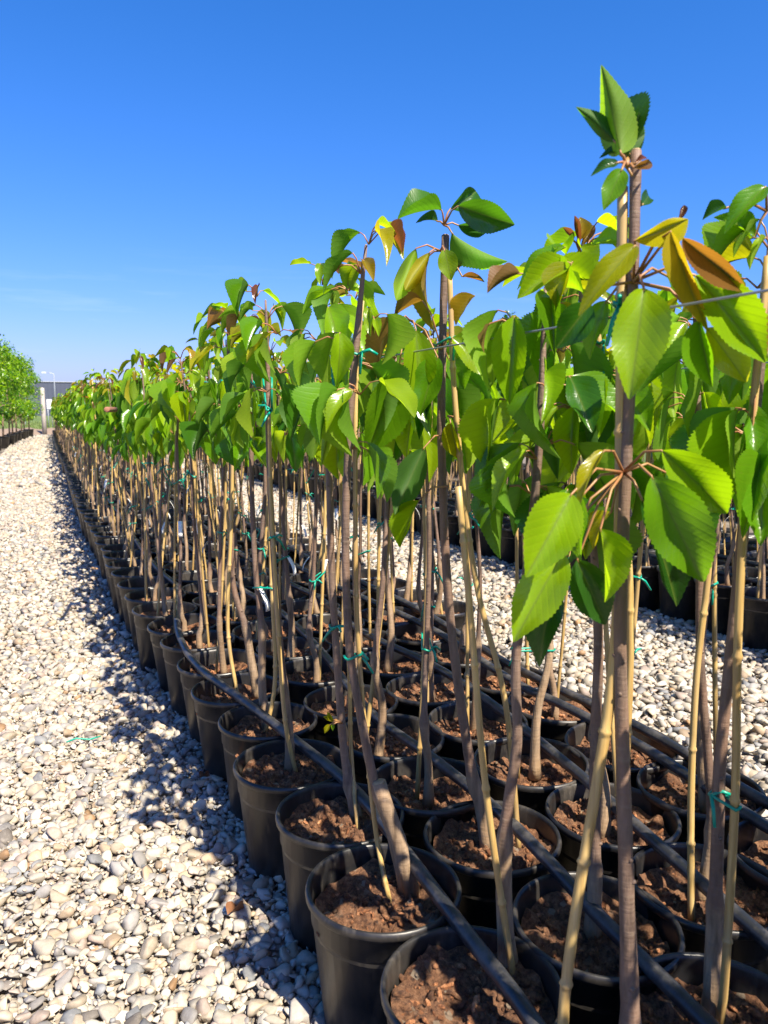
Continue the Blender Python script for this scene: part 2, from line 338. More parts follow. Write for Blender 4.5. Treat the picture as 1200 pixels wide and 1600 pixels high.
def scatter(x0, x1, y0, y1, s, size):
    xs = np.arange(x0, x1, s); ys = np.arange(y0, y1, s * 0.9)
    gx, gy = np.meshgrid(xs, ys); gx = gx + (np.arange(len(ys)) % 2)[:, None] * s / 2
    x = (gx + NR.uniform(-.45, .45, gx.shape) * s).ravel(); y = (gy + NR.uniform(-.45, .45, gx.shape) * s).ravel(); n = len(x)
    sz = size * np.exp(NR.normal(0, 0.34, n)); sz = np.clip(sz, size * 0.5, size * 1.9)
    return dict(x=x, y=y, s=sz, z=sz * 0.34 + NR.uniform(0, 0.5, n) * size * 0.8, rx=NR.normal(0, .38, n), ry=NR.normal(0, .38, n), rz=NR.uniform(0, 6.28, n), c=np.clip(PEBC[NR.choice(len(PEBC), n, p=PEBP)] * NR.uniform(0.46, 0.86, (n, 1)) * np.array([0.98, 0.985, 0.985]), 0, 0.8), k=NR.randint(0, 10, n))
def cat_(ds): return {k: np.concatenate([d[k] for d in ds]) for k in ds[0]}
def pebble_mass(name, d, level, parent, label=None):
    shp, f0 = pebble_shapes(level, 10); V = []; F = []; C = []; off = 0; rot = eul(d['rx'], d['ry'], d['rz'])
    for k in range(10):
        ix = np.nonzero(d['k'] == k)[0]
        if not len(ix): continue
        v = np.einsum('nij,pj->npi', rot[ix], shp[k]) * d['s'][ix][:, None, None]
        v += np.c_[d['x'][ix], d['y'][ix], d['z'][ix]][:, None, :]
        nv = len(shp[k]); V.append(v.reshape(-1, 3)); C.append(np.repeat(d['c'][ix], nv, 0))
        F.append((f0[None] + (np.arange(len(ix)) * nv + off)[:, None, None]).reshape(-1, 3)); off += len(ix) * nv
    V = np.concatenate(V).astype(np.float32); F = np.concatenate(F).astype(np.int32); C = np.concatenate(C).astype(np.float32)
    me = bpy.data.meshes.new(name); me.vertices.add(len(V)); me.vertices.foreach_set('co', V.ravel())
    me.loops.add(F.size); me.loops.foreach_set('vertex_index', F.ravel()); me.polygons.add(len(F))
    me.polygons.foreach_set('loop_start', np.arange(0, F.size, 3, dtype=np.int32)); me.polygons.foreach_set('use_smooth', np.ones(len(F), bool))
    me.update(); me.validate(); ca = me.color_attributes.new('tint', 'FLOAT_COLOR', 'POINT'); ca.data.foreach_set('color', np.c_[C, np.ones(len(C), np.float32)].ravel())
    me.materials.append(M['pebs']); o = link(name, me, parent); tag(o, label, None, None, 'stuff'); return o
near = scatter(-0.72, 0.60, 0.75, 3.6, 0.0210, 0.0152)
# the 300 pebbles that show largest become single stones
_p = np.c_[near['x'], near['y'], near['z']] - np.array([0, 0, CAM_H]); _f = np.array([-_sy * _cp, _cy * _cp, -_sp]); _r = np.array([_cy, _sy, 0.]); _u = np.cross(_r, _f)
_dp = _p @ _f; _px = 600 + FPX * (_p @ _r) / _dp; _py = 800 - FPX * (_p @ _u) / _dp
_vis = (_px > 0) & (_px < 470) & (_py < 1600) & (near['x'] < 0.40)
_rank = np.where(_vis, near['s'] / _dp * (1 + 0.0 * near['z']), -1); pick = np.argsort(-_rank)[:300]
keep = np.ones(len(near['x']), bool); keep[pick] = False
shp2, f2 = pebble_shapes(1, 8)
pm = []
for v in shp2:
    mb = MB(); mb.add([tuple(q) for q in v], [tuple(q) for q in f2]); pm.append(mb.mesh('pebble', M['peb']))
for i in pick:
    o = link('pebble', pm[int(near['k'][i]) % 8], path_a, (near['x'][i], near['y'][i], near['z'][i] + 0.004), (near['rx'][i], near['ry'][i], near['rz'][i]), (near['s'][i],) * 3)
    o.color = (*near['c'][i], 1)
pebble_mass('gravel', {k: a[keep] for k, a in near.items()}, 1, path_a)
grit = scatter(-0.72, 0.60, 0.75, 3.0, 0.0185, 0.0068); grit['z'] += NR.uniform(0.004, 0.014, len(grit['z'])); pebble_mass('grit', grit, 0, path_a)
mid = cat_([scatter(-1.05, 0.60, 3.6, 12, 0.0275, 0.0195), scatter(-1.05, 0.5, 12, BED_END + .5, 0.062, 0.042)])
pebble_mass('gravel', mid, 0, path_a)
rt = cat_([scatter(1.58, 2.98, 0.6, 12, 0.028, 0.0195), scatter(1.58, 2.98, 12, BED_END + .5, 0.065, 0.044)])
pebble_mass('gravel', rt, 0, path_b)

# ------------------------------------------------------------------ leaves
def leaf_shape(rows, cols, serr, droop, fold, wave, seed, twist=0.0):
    """cherry leaf: length 1 along +Y, full width 1, upper face +Z"""
    r_ = random.Random(seed); vs = []; uvs = []; fs = []
    ph = r_.uniform(0, 6.28); n = 2 * cols + 1
    for i in range(rows + 1):
        t = i / rows
        wd = (t ** 0.74) * ((1 - t) ** 0.82) * 2.95 * (1 - 0.28 * (max(0, t - 0.66) / 0.34) ** 0.9)
        wd = min(wd, 1.0)
        if serr and 0 < i < rows: wd *= 1 + (serr if i % 2 else -serr)
        wd = max(wd, 0.012)
        for j in range(n):
            u = (j - cols) / cols
            x = 0.5 * wd * u
            z = -droop * (t ** 1.7) + fold * abs(x) + wave * math.sin(t * 9 + ph + (1.3 if u > 0 else 0)) * (abs(u) ** 2) * wd
            x2 = x * math.cos(twist * t) ; z2 = z + x * math.sin(twist * t)
            y = t * (1 - 0.28 * droop * t) + (0.018 * serr * 10 * abs(u) if (serr and i % 2) else 0)
            vs.append((x2, y, z2)); uvs.append((0.5 + 0.5 * u * max(wd, .05), t))
    for i in range(rows):
        for j in range(n - 1): a = i * n + j; fs.append((a, a + 1, a + n + 1, a + n))
    return vs, fs, uvs
def leaf_mesh(name, sh, mat):
    mb = MB(); mb.add(*sh[:2], 0, (1, 1, 1), sh[2]); return mb.mesh(name, mat)
HERO = [leaf_shape(42, 2, 0.030, d, f, wv, 50 + i, tw) for i, (d, f, wv, tw) in enumerate([(0.18, .50, .040, .2), (0.36, .40, .055, -.35), (0.26, .80, .04, .4), (0.52, .55, .06, .15), (0.14, .32, .055, -.3), (0.34, 1.0, .045, .45)])]
NEAR = [leaf_shape(14, 2, 0.026, d, f, wv, 80 + i, tw) for i, (d, f, wv, tw) in enumerate([(0.16, .5, .04, .3), (0.34, .4, .05, -.4), (0.24, .75, .04, .4), (0.5, .5, .06, .1), (0.12, .3, .05, -.3), (0.36, 1.0, .04, .5), (0.65, .6, .05, -.4)])]
FAR = [leaf_shape(4, 1, 0, d, f, 0, 90 + i) for i, (d, f) in enumerate([(0.15, .35), (0.3, .3), (0.45, .4), (.25, .6)])]
FAR2 = [leaf_shape(2, 1, 0, d, f, 0, 95 + i) for i, (d, f) in enumerate([(0.15, .35), (0.3, .3), (0.45, .4), (.25, .6)])]
HERO_M = [leaf_mesh('leaf', s, M['leaf']) for s in HERO]
NEAR_M = [leaf_mesh('leaf', s, M['leaf']) for s in NEAR]
TINT = {'g': (0.096, 0.222, 0.006), 'd': (0.024, 0.085, 0.010), 'l': (0.190, 0.320, 0.006), 'y': (0.25, 0.25, 0.006), 'o': (0.24, 0.175, 0.012), 'b': (0.16, 0.085, 0.022), 'r': (0.125, 0.045, 0.027), 'k': (0.036, 0.125, 0.008)}
def tint(k, r_):
    c = TINT[k]; v = r_.uniform(0.82, 1.18); h = r_.uniform(-0.12, 0.12)
    return (c[0] * v * (1 + h), c[1] * v, c[2] * v)
def leaf_matrix(base, tip, normal, wid, length=None):
    y = (tip - base); L = length or y.length; y = y.normalized()
    n = (normal - y * normal.dot(y))
    n = n.normalized() if n.length > 1e-4 else y.orthogonal().normalized()
    x = y.cross(n)
    return Matrix(((x.x * wid, y.x * L, n.x * L, base.x), (x.y * wid, y.y * L, n.y * L, base.y), (x.z * wid, y.z * L, n.z * L, base.z), (0, 0, 0, 1)))

def crown_leaves(path, z0, r_, young=1.0, n_cl=11, size=1.0, spread=1.0, dense=0):
    """list of (origin on wood, leaf base, tip, normal, width, tint key) round the upper part of a stem path"""
    out = []; top = path[-1]
    def at(z):
        for a, b in zip(path, path[1:]):
            if a.z <= z <= b.z: return a.lerp(b, (z - a.z) / max(1e-6, b.z - a.z))
        return top.copy()
    az = r_.uniform(0, 6.28)
    for k in range(n_cl):
        f = (k + r_.uniform(-.25, .25)) / (n_cl - 1); f = min(max(f, 0), 1); z = z0 + (top.z - z0) * f
        o = at(z); az += 2.4 + r_.uniform(-.4, .4); istop = k >= n_cl - 2
        sh = r_.uniform(0.005, 0.05) * spread if not istop else r_.uniform(0, .02)
        spur = o + Vector((math.cos(az), math.sin(az), 0.5)) * sh
        for q in range(dense + r_.choice((3, 4, 4, 5)) if not istop else 5):
            a = az + r_.uniform(-1.7, 1.7) if not istop else r_.uniform(0, 6.28)
            el = r_.uniform(-.15, .75) if not istop else r_.uniform(.3, 1.2)
            pl = r_.uniform(.022, .045) * size
            b = spur + Vector((math.cos(a) * math.cos(el), math.sin(a) * math.cos(el), math.sin(el))) * pl
            yng = istop and r_.random() < 0.55 * young or (f > .6 and r_.random() < .16 * young)
            L = r_.uniform(.084, .126) * size * (r_.uniform(.45, .75) if yng else r_.uniform(.5, .8) if istop else 1)
            de = r_.uniform(-1.40, -.40) if not istop else r_.uniform(-.9, .25)
            a2 = a + r_.uniform(-.35, .35)
            d = Vector((math.cos(a2) * math.cos(de), math.sin(a2) * math.cos(de), math.sin(de)))
            nrm = Vector((math.cos(a2) * -math.sin(de), math.sin(a2) * -math.sin(de), math.cos(de))) + Vector((r_.uniform(-.35, .35), r_.uniform(-.35, .35), r_.uniform(-.2, .2)))
            key = r_.choice('bboyryo') if yng and r_.random() < .6 else r_.choice('lyl') if yng else r_.choice('gglglklg' if f < .7 else 'glllglyl')
            out.append((spur, b, b + d * L, nrm, L * (r_.uniform(.26, .38) if yng else r_.uniform(.33, .44)), key))
    return out

# ------------------------------------------------------------------ potted tree parts
POT_R, POT_H, SOIL_Z = 0.136, 0.262, 0.214
def pot_mesh(seg):
    mb = MB()
    mb.lathe([(0.0, .004), (.096, .004), (.101, .0), (.104, .004), (.1075, .05), (.108, .0505), (.124, .205), (.1265, .207), (.1275, .243), (.1325, .2445), (.1362, .249), (.1368, .255), (.135, .2605), (.1315, .262), (.128, .259), (.1262, .252), (.1235, .20), (.115, .12)], seg)
    return mb.mesh('pot', M['pot'])
POT = pot_mesh(44); POT_LO = pot_mesh(20)
def soil_mesh(seed, lo=False):
    r_ = random.Random(seed); mb = MB(); nr, ns = (3, 12) if lo else (16, 46); vs = [(0, 0, SOIL_Z + .01)]
    ph = [r_.uniform(0, 6.28) for _ in range(6)]
    def h(x, y): return .008 * math.sin(x * 38 + ph[0]) * math.cos(y * 33 + ph[1]) + .005 * math.sin(x * 90 + ph[2] + y * 60) + .004 * math.sin(y * 130 + ph[3])
    for i in range(1, nr + 1):
        for k in range(ns):
            a = 2 * math.pi * k / ns; r = .1205 * i / nr; x, y = r * math.cos(a), r * math.sin(a)
            vs.append((x, y, SOIL_Z + h(x, y) + (r_.uniform(-.004, .005) if not lo else 0) + (.007 * max(0, r - .1) / .02 if not lo else 0)))
    fs = [(0, 1 + k, 1 + (k + 1) % ns) for k in range(ns)] + [(1 + (i - 1) * ns + k, 1 + i * ns + k, 1 + i * ns + (k + 1) % ns, 1 + (i - 1) * ns + (k + 1) % ns) for i in range(1, nr) for k in range(ns)]
    mb.add(vs, fs)
    if not lo:
        v0, f0 = ico(0)
        for _ in range(420):                                   # crumbs and bark chips
            a = r_.uniform(0, 6.28); r = .118 * math.sqrt(r_.random()); x, y = r * math.cos(a), r * math.sin(a)
            s = r_.choice((.0015, .002, .002, .003, .003, .004, .006)) * r_.uniform(.8, 1.3)
            rot = Matrix.Rotation(r_.uniform(0, 6.28), 3, Vector((r_.uniform(-1, 1), r_.uniform(-1, 1), r_.uniform(-1, 1) or .1)).normalized())
            sc = Vector((s * r_.uniform(.8, 3.0), s, s * r_.uniform(.35, .8)))
            c = r_.choice(((1, 1, 1), (1, 1, 1), (.7, .65, .6), (1.6, 1.5, 1.4), (2.4, 2.2, 2.0), (1.2, 1.0, .8)))
            mb.add([tuple(Vector((x, y, SOIL_Z + h(x, y) + s * .3)) + rot @ Vector((q[0] * sc.x, q[1] * sc.y, q[2] * sc.z))) for q in v0], [tuple(q) for q in f0], 0, c)
    return mb.mesh('soil', M['soil'])
SOIL = [soil_mesh(i) for i in range(6)]; SOIL_LO = [soil_mesh(20, True), soil_mesh(21, True)]

def smooth_path(ctrl, step=0.03):
    """Catmull-Rom through control points"""
    c = [Vector(q) for q in ctrl]; c = [c[0] * 2 - c[1]] + c + [c[-1] * 2 - c[-2]]; out = []
    for i in range(1, len(c) - 2):
        n = max(2, int((c[i + 1] - c[i]).length / step))
        for k in range(n):
            t = k / n; a, b, d, e = c[i - 1], c[i], c[i + 1], c[i + 2]
            out.append(0.5 * ((2 * b) + (d - a) * t + (2 * a - 5 * b + 4 * d - e) * t * t + (3 * b - a - 3 * d + e) * t ** 3))
    out.append(c[-2]); return out
def trunk_mesh(path, r0, r1, graft_z, r_, seg=10, stub=None, twigs=(), cut=False):
    """rootstock below the graft, cherry stem above; one skin"""
    mb = MB(); P = list(path); n = len(P); gz = graft_z + r_.uniform(-.01, .03)
    def wood(p, sd=0): w_ = 1 / (1 + math.exp((p.z - gz) / .022)); return (w_, r_.random(), 0)
    rad = []
    for p in P:
        f = (p.z - P[0].z) / max(1e-6, P[-1].z - P[0].z)
        r = .9 * r1 + .9 * (r0 - r1) * math.exp(-3.6 * f) - .12 * r1 * f
        if p.z < graft_z: r *= 1.20
        r *= 1 + .35 * math.exp(-((p.z - graft_z) / .018) ** 2) + .25 * math.exp(-((p.z - P[0].z) / .03) ** 2)
        r *= 1 + r_.uniform(-.045, .045)
        if not cut: r *= .42 + .58 * min(1, (P[-1].z - p.z) / .16)
        rad.append(r)
    k = next((i for i, p in enumerate(P) if p.z > graft_z), n // 3); k = max(2, min(n - 3, k))
    mb.tube(P, rad, seg, 0, col=[wood(p) for p in P], cap=True, jit=.035, r_=r_)
    for i in range(k + 2, n - 1):                              # buds and leaf scars
        if r_.random() < .28:
            a = r_.uniform(0, 6.28); d = Vector((math.cos(a), math.sin(a), .5))
            mb.tube([P[i] + d * rad[i] * .5, P[i] + d * (rad[i] * 1.25)], [rad[i] * .55, rad[i] * .2], 5, 0, (0, .5, 0))
    if stub:                                                   # cut-back stump of the rootstock beside the stem
        a, b, rr = stub; mid_ = (a + b) / 2 + Vector((.004, 0, 0))
        mb.tube([a, a.lerp(b, .3), mid_, a.lerp(b, .8), b], [rr * 1.2, rr * 1.02, rr, rr * .97, rr * .9], seg + 2, 0, col=(1, .5, 0), cap=True, jit=.04, r_=r_)
        mb.tube([b - (b - a).normalized() * .001, b + (b - a).normalized() * .002], [rr * .8, rr * .7], seg, 1)
    mb.tube([P[-1], P[-1] + Vector((0, 0, .002))], [rad[-1] * .85, rad[-1] * .7], seg, 1)
    for a, b, rr in twigs: mb.tube([a, a.lerp(b, .5) + Vector((0, 0, .004)), b], [rr, rr * .8, rr * .6], 6, 0)
    return mb.mesh('trunk', [M['bark'], M['cut']])
def cane_mesh(path, r, r_, seg=8):
    mb = MB(); P = list(path); rad = []; pts = []; nxt = P[0].z + r_.uniform(.06, .2); cols = []
    for i in range(len(P) - 1):
        pts.append(P[i]); rad.append(r * (1 - .18 * i / len(P)))
        if P[i].z > nxt:
            d = (P[i + 1] - P[i]).normalized(); rr = rad[-1]
            for s, k in ((.004, 1.0), (.007, 1.28), (.010, 1.22), (.014, .96)): pts.append(P[i] + d * s); rad.append(rr * k)
            nxt += r_.uniform(.15, .24)
    pts.append(P[-1]); rad.append(r * .8); mb.tube(pts, rad, seg)
    return mb.mesh('bamboo_stake', M['cane'])
def tie_mesh(a, b, ra, rb, r_, tail=True):
    """plastic tie looped round stem (a) and cane (b) with loose ends"""
    mb = MB(); d = (b - a); d.z = 0; L = max(d.length, 1e-4); d = d / L; s = Vector((-d.y, d.x, 0)); pts = []
    for i in range(13):
        t = 2 * math.pi * i / 12; c = a if math.cos(t) < 0 else b; rr = (ra if math.cos(t) < 0 else rb) + .0015
        pts.append(c + d * (math.cos(t) * rr) + s * (math.sin(t) * rr) + Vector((0, 0, .002 * math.sin(3 * t))))
    mb.tube(pts, .0023, 6)
    if tail:
        m_ = pts[r_.choice((3, 9))]
        for q in range(2):
            e = m_ + Vector((r_.uniform(-.03, .03), r_.uniform(-.03, .03), r_.uniform(-.01, .012) if q else r_.uniform(-.05, -.025)))
            mb.tube([m_, m_.lerp(e, .5) + Vector((0, 0, .006)), e], [.0028, .0030, .0022], 5)
    return mb.mesh('plant_tie', M['tie'])
def tag_mesh(p, r_, ln=.06):
    mb = MB(); a = r_.uniform(0, 6.28); d = Vector((math.cos(a), math.sin(a), 0)); s = Vector((-d.y, d.x, 0)) * .008; vs = []
    for i in range(6):
        q = p + d * (.012 + .012 * math.sin(i * .5)) - Vector((0, 0, 1)) * ln * i / 5 + d * .004 * i
        vs += [tuple(q - s - d * .0004), tuple(q + s - d * .0004), tuple(q + s + d * .0004), tuple(q - s + d * .0004)]
    fs = [(4 * i + k, 4 * i + (k + 1) % 4, 4 * i + 4 + (k + 1) % 4, 4 * i + 4 + k) for i in range(5) for k in range(4)] + [(3, 2, 1, 0), (20, 21, 22, 23)]
    mb.add(vs, fs); mb.tube([p - d * .012, p + d * .013], .001, 4)
    return mb.mesh('paper_tag', M['tag'])
def petiole_pts(o, b, tip):
    d = (tip - b).normalized(); m_ = o.lerp(b, .55) + Vector((0, 0, .35 * (b - o).length * .5)) - d * .0
    return [o, m_, b, b + d * .004]

ORD = 'first second third fourth fifth sixth seventh eighth ninth tenth eleventh twelfth thirteenth fourteenth fifteenth sixteenth seventeenth eighteenth nineteenth'.split()
def ordinal(n):
    if n < 20: return ORD[n - 1]
    t = {2: 'twent', 3: 'thirt', 4: 'fort', 5: 'fift'}[n // 10]
    return t + 'ieth' if n % 10 == 0 else t + 'y-' + ORD[n % 10 - 1]

def new_root(x, y, label, group):
    r = link('potted_cherry_tree', None, None, (x, y, 0)); r.empty_display_size = .1
    return tag(r, label, 'potted tree', group)
def add_pot(root, r_, lo=False):
    link('pot', POT_LO if lo else POT, root, (0, 0, 0), (r_.gauss(0, .012), r_.gauss(0, .012), r_.uniform(0, 6.28)), (r_.uniform(.985, 1.02), r_.uniform(.985, 1.02), r_.uniform(.99, 1.02)))
    link('soil', r_.choice(SOIL_LO if lo else SOIL), root, (0, 0, r_.uniform(-.006, .010)), (0, 0, r_.uniform(0, 6.28)))
def add_leaf(root, o, b, tip, nrm, wid, key, r_, hero=True, petiole=True, off=None):
    off = off or root.location
    me = r_.choice(HERO_M if hero else NEAR_M) if not isinstance(hero, int) or isinstance(hero, bool) else HERO_M[hero]
    ob = link('leaf', me, root); ob.matrix_local = leaf_matrix(b - off, tip - off, nrm, wid); ob.color = (*tint(key, r_), 1)
    if petiole:
        mb = MB(); inv = leaf_matrix(b - off, tip - off, nrm, wid).inverted(); mb.tube([q - off for q in petiole_pts(o, b, tip)], [.0019, .0016, .0014, .0009], 6)
        mb.v = [tuple(inv @ Vector(q)) for q in mb.v]
        link('petiole', mb.mesh('petiole', M['petiole']), ob)
    return ob
def petioles_into(mb, lv, off):
    for o, b, t, *_ in lv: mb.tube([q - off for q in petiole_pts(o, b, t)], [.0015, .0013, .0012, .0008], 4, 0)

# ---- hero trees read from the photograph: stem and cane as photo pixels on the upright plane of their foot
def px_path(pts, foot): return [on_vert(x, y, foot) for x, y in pts]
def stem_through(foot, pts):
    q = px_path(pts, foot); return smooth_path([foot] + q, .025)
WIRE_X, WIRE_Z = 0.605, 1.200
def hero_tree(px, py, foot, stem, cane_foot, cane, label, r0, r1, graft, seed, leaves=(), auto=None, stub=None, ties=(), tags=(), rc=.0062, cd=.03, group='cherry trees in the long block beside the gravel path', auto_size=1.0, clusters=()):
    r_ = random.Random(seed); root = new_root(px, py, label, group); off = Vector((px, py, 0)); add_pot(root, r_)
    foot = Vector(foot); P = stem_through(foot, stem)
    cfoot = Vector(cane_foot); C = smooth_path([cfoot] + [on_vert(x, y, foot, cd) for x, y in cane], .03)
    lp = [q - off for q in P]; tw = []
    st = None
    if stub: st = (stub[0] - off, stub[1] - off, stub[2])
    link('trunk', trunk_mesh(lp, r0, r1, graft, r_, 12, st, tw, not auto), root)
    link('bamboo_stake', cane_mesh([q - off for q in C], rc, r_), root)
    def near_(path, z): return min(path, key=lambda q: abs(q.z - z))
    for z in ties:
        a, b = near_(P, z) - off, near_(C, z) - off
        if (b - a).length < .12: link('plant_tie', tie_mesh(a, b, r1 * 1.25, rc, r_), root)
    for z in tags: link('paper_tag', tag_mesh(near_(P, z) - off + Vector((0, 0, 0)), r_), root)
    for e in leaves:
        (cx_, cy_), (bx, by), (tx, ty), wpx, key, db, dt, roll, var = e
        o = on_vert(cx_, cy_, foot, .008); b = on_vert(bx, by, foot, db); t = on_vert(tx, ty, foot, dt)
        dep = HEAD.dot(b - EYE); view = (EYE - (b + t) / 2).normalized()
        n = view + Vector((0, 0, .55)); ax = (t - b).normalized(); n = Matrix.Rotation(R(roll), 3, ax) @ n
        add_leaf(root, o, b, t, n, wpx / FPX * dep * 0.88 / max(.42, abs(math.cos(R(roll)))), key, r_, var, True, off)
    if auto:
        z0, ncl = auto
        lv = crown_leaves(P, z0, r_, 1.0, ncl, auto_size)
        for o, b, t, n, wd, key in lv: add_leaf(root, o, b, t, n, wd, key, r_, True, False, off)
        mb = MB(); petioles_into(mb, lv, off); pe = link('petiole_cluster', mb.mesh('petiole_cluster', M['petiole']), root); pe['kind'] = 'stuff'
    return root
V = Vector
c1 = (974, 738); c2 = (990, 440); c3 = (980, 262)
A_LEAVES = [
 # cluster, base, tip, width px, tint, toward base, toward tip, roll, shape
 (c1, (944, 704), (890, 782), 34, 'y', .05, .09, 18, 1),
 (c1, (893, 772), (822, 902), 92, 'l', .07, .11, -12, 0),
 (c1, (908, 776), (888, 880), 58, 'g', .04, .06, 25, 1),
 (c1, (880, 862), (800, 1005), 84, 'l', .03, .07, -8, 4),
 (c1, (872, 900), (822, 1052), 78, 'd', -.01, .02, 10, 1),
 (c1, (938, 826), (962, 950), 62, 'l', .06, .08, -22, 2),
 (c1, (902, 874), (950, 984), 72, 'd', .02, .04, 10, 0),
 (c1, (1018, 744), (1108, 918), 104, 'g', .07, .10, 6, 4),
 (c1, (1003, 780), (1078, 958), 92, 'd', .03, .05, -14, 0),
 (c1, (1034, 704), (1166, 818), 74, 'l', .05, .07, 16, 1),
 (c1, (1040, 738), (1126, 838), 70, 'd', -.01, .0, 0, 4),
 (c1, (955, 800), (905, 850), 30, 'y', .0, .0, 20, 3),
 (c2, (1006, 450), (988, 622), 88, 'l', .07, .11, -10, 4),
 (c2, (992, 384), (908, 476), 52, 'y', .06, .09, -10, 1),
 (c2, (968, 384), (924, 372), 26, 'l', -.02, -.03, 30, 2),
 (c2, (992, 376), (1090, 342), 30, 'y', .04, .05, 40, 2),
 (c2, (1048, 362), (1094, 526), 34, 'o', .06, .09, 18, 3),
 (c2, (1066, 372), (1176, 466), 36, 'b', .05, .07, 28, 2),
 (c2, (1086, 430), (1210, 572), 84, 'l', .03, .05, 10, 0),
 (c2, (1104, 512), (1174, 600), 56, 'y', .02, .03, 6, 4),
 (c2, (1092, 500), (1106, 612), 40, 'g', .04, .05, 20, 2),
 (c2, (922, 474), (868, 546), 56, 'k', .0, .0, -20, 0),
 (c2, (948, 470), (905, 560), 54, 'g', -.03, -.03, 15, 1),
 (c2, (1040, 430), (1090, 470), 40, 'g', -.03, -.05, 0, 1),
 (c2, (1060, 345), (1072, 316), 10, 'r', .02, .02, 20, 2),
 (c3, (970, 240), (944, 110), 66, 'l', .02, .0, 168, 2), (c3, (974, 244), (958, 138), 54, 'd', -.02, -.04, 20, 5), (c3, (982, 246), (996, 176), 42, 'k', -.01, -.01, 190, 2),
 (c3, (962, 222), (901, 164), 28, 'k', .01, .0, 150, 2),
 (c3, (978, 246), (978, 160), 50, 'k', -.01, -.02, 160, 0),
 (c3, (986, 242), (990, 186), 34, 'd', -.02, -.02, 200, 1),
 (c3, (966, 254), (926, 264), 24, 'd', .02, .03, 0, 1),
 (c3, (968, 240), (938, 232), 18, 'd', .0, .0, 30, 3),
 (c3, (972, 264), (944, 326), 38, 'g', .04, .05, -10, 4),
 (c3, (990, 262), (1034, 252), 14, 'b', .03, .03, 30, 3),
 (c3, (992, 256), (1018, 236), 10, 'r', .02, .02, 10, 3),
 (c3, (1002, 322), (1022, 294), 22, 'd', -.01, -.02, 20, 1)]
hero_tree(.585, .62, (.655, .700, .215), [(985, 1590), (975, 1250), (969, 1000), (975, 800), (984, 600), (990, 400), (994, 236)], (.60, .69, .21), [(880, 1600), (953, 1090), (966, 880), (970, 640), (973, 292)],
          'tallest potted cherry tree, its big leaf whorl hanging in front of the others', .0165, .0076, .30, 1, A_LEAVES, None, None, (1.222,), (), .0074, -.006)
cb = (1198, 330)
B_LEAVES = [(cb, (1196, 292), (1134, 345), 46, 'g', .03, .05, 0, 1), (cb, (1135, 325), (1096, 336), 18, 'd', .03, .03, 20, 2), (cb, (1180, 370), (1120, 330), 30, 'g', .0, .0, 20, 0), ((1190, 520), (1170, 740), (1215, 830), 60, 'l', .05, .07, 0, 4)]
hero_tree(.815, .705, (.835, .745, .212), [(1112, 1570), (1121, 1310), (1126, 1180), (1150, 940), (1174, 700), (1192, 520), (1202, 385)], (.845, .742, .21), [(1130, 1560), (1148, 1260), (1153, 1000), (1166, 760), (1200, 400)],
          'potted cherry tree at the right edge with a green tie low on its trunk', .0125, .0085, .40, 2, B_LEAVES, (1.02, 9), None, (.56, 1.2), (), .0060)
cC = (694, 352); cm = (688, 392); cw = (690, 545); cn = (640, 500)
C_LEAVES = [
 (cC, (690, 328), (617, 322), 34, 'k', .02, .03, 60, 2), (cC, (684, 346), (649, 332), 20, 'd', .0, .0, 20, 3), (cC, (704, 326), (756, 296), 30, 'k', .0, -.02, 40, 2),
 (cC, (716, 322), (812, 358), 44, 'k', .03, .04, 35, 1), (cC, (716, 352), (770, 361), 18, 'd', .0, .0, 40, 2), (cC, (706, 364), (788, 430), 36, 'g', .02, .03, 160, 2),
 (cm, (672, 394), (626, 462), 30, 'y', .03, .04, 160, 2), (cm, (650, 388), (612, 492), 34, 'l', .02, .02, 170, 3), (cm, (694, 390), (706, 438), 34, 'l', .05, .06, 0, 4), (cm, (670, 400), (640, 520), 30, 'o', .0, .0, 30, 3),
 (cm, (722, 432), (762, 438), 12, 'b', .02, .02, 10, 2), (cm, (712, 425), (722, 400), 9, 'r', .0, .0, 10, 2), ((700, 500), (742, 462), (704, 504), 26, 'o', .03, .03, 20, 2),
 (cn, (628, 498), (546, 592), 36, 'b', .04, .06, 20, 3), (cn, (650, 516), (656, 640), 58, 'l', .05, .07, -6, 0), (cn, (684, 558), (652, 650), 60, 'g', .06, .08, 12, 4),
 (cn, (622, 584), (572, 722), 78, 'g', .06, .09, -18, 2), (cw, (706, 528), (808, 586), 66, 'l', .04, .06, 8, 4), (cw, (700, 560), (735, 610), 40, 'g', -.02, -.02, 0, 1),
 ((700, 680), (662, 700), (614, 808), 56, 'k', .05, .06, 165, 0), ((700, 760), (655, 782), (614, 858), 32, 'l', .05, .06, 10, 2), ((700, 650), (704, 660), (714, 722), 26, 'y', .03, .04, 20, 2),
 ((700, 650), (722, 666), (816, 716), 44, 'l', .03, .04, 20, 1), ((700, 650), (728, 664), (780, 720), 34, 'l', .01, .01, -20, 0), (cw, (660, 470), (610, 485), 16, 'b', .02, .02, 20, 2), (cw, (648, 540), (600, 545), 40, 'g', -.03, -.04, 0, 1)]
hero_tree(.775, 1.245, (.775, 1.262, .212), [(752, 1262), (734, 1190), (702, 950), (690, 700), (692, 520), (696, 368)], (.83, 1.235, .21), [(790, 1100), (742, 900), (712, 640), (702, 420)],
          'potted cherry tree tied to the wire, leaf tuft alone against the sky', .0135, .0090, .36, 3, C_LEAVES, None, None, (1.222,), ())
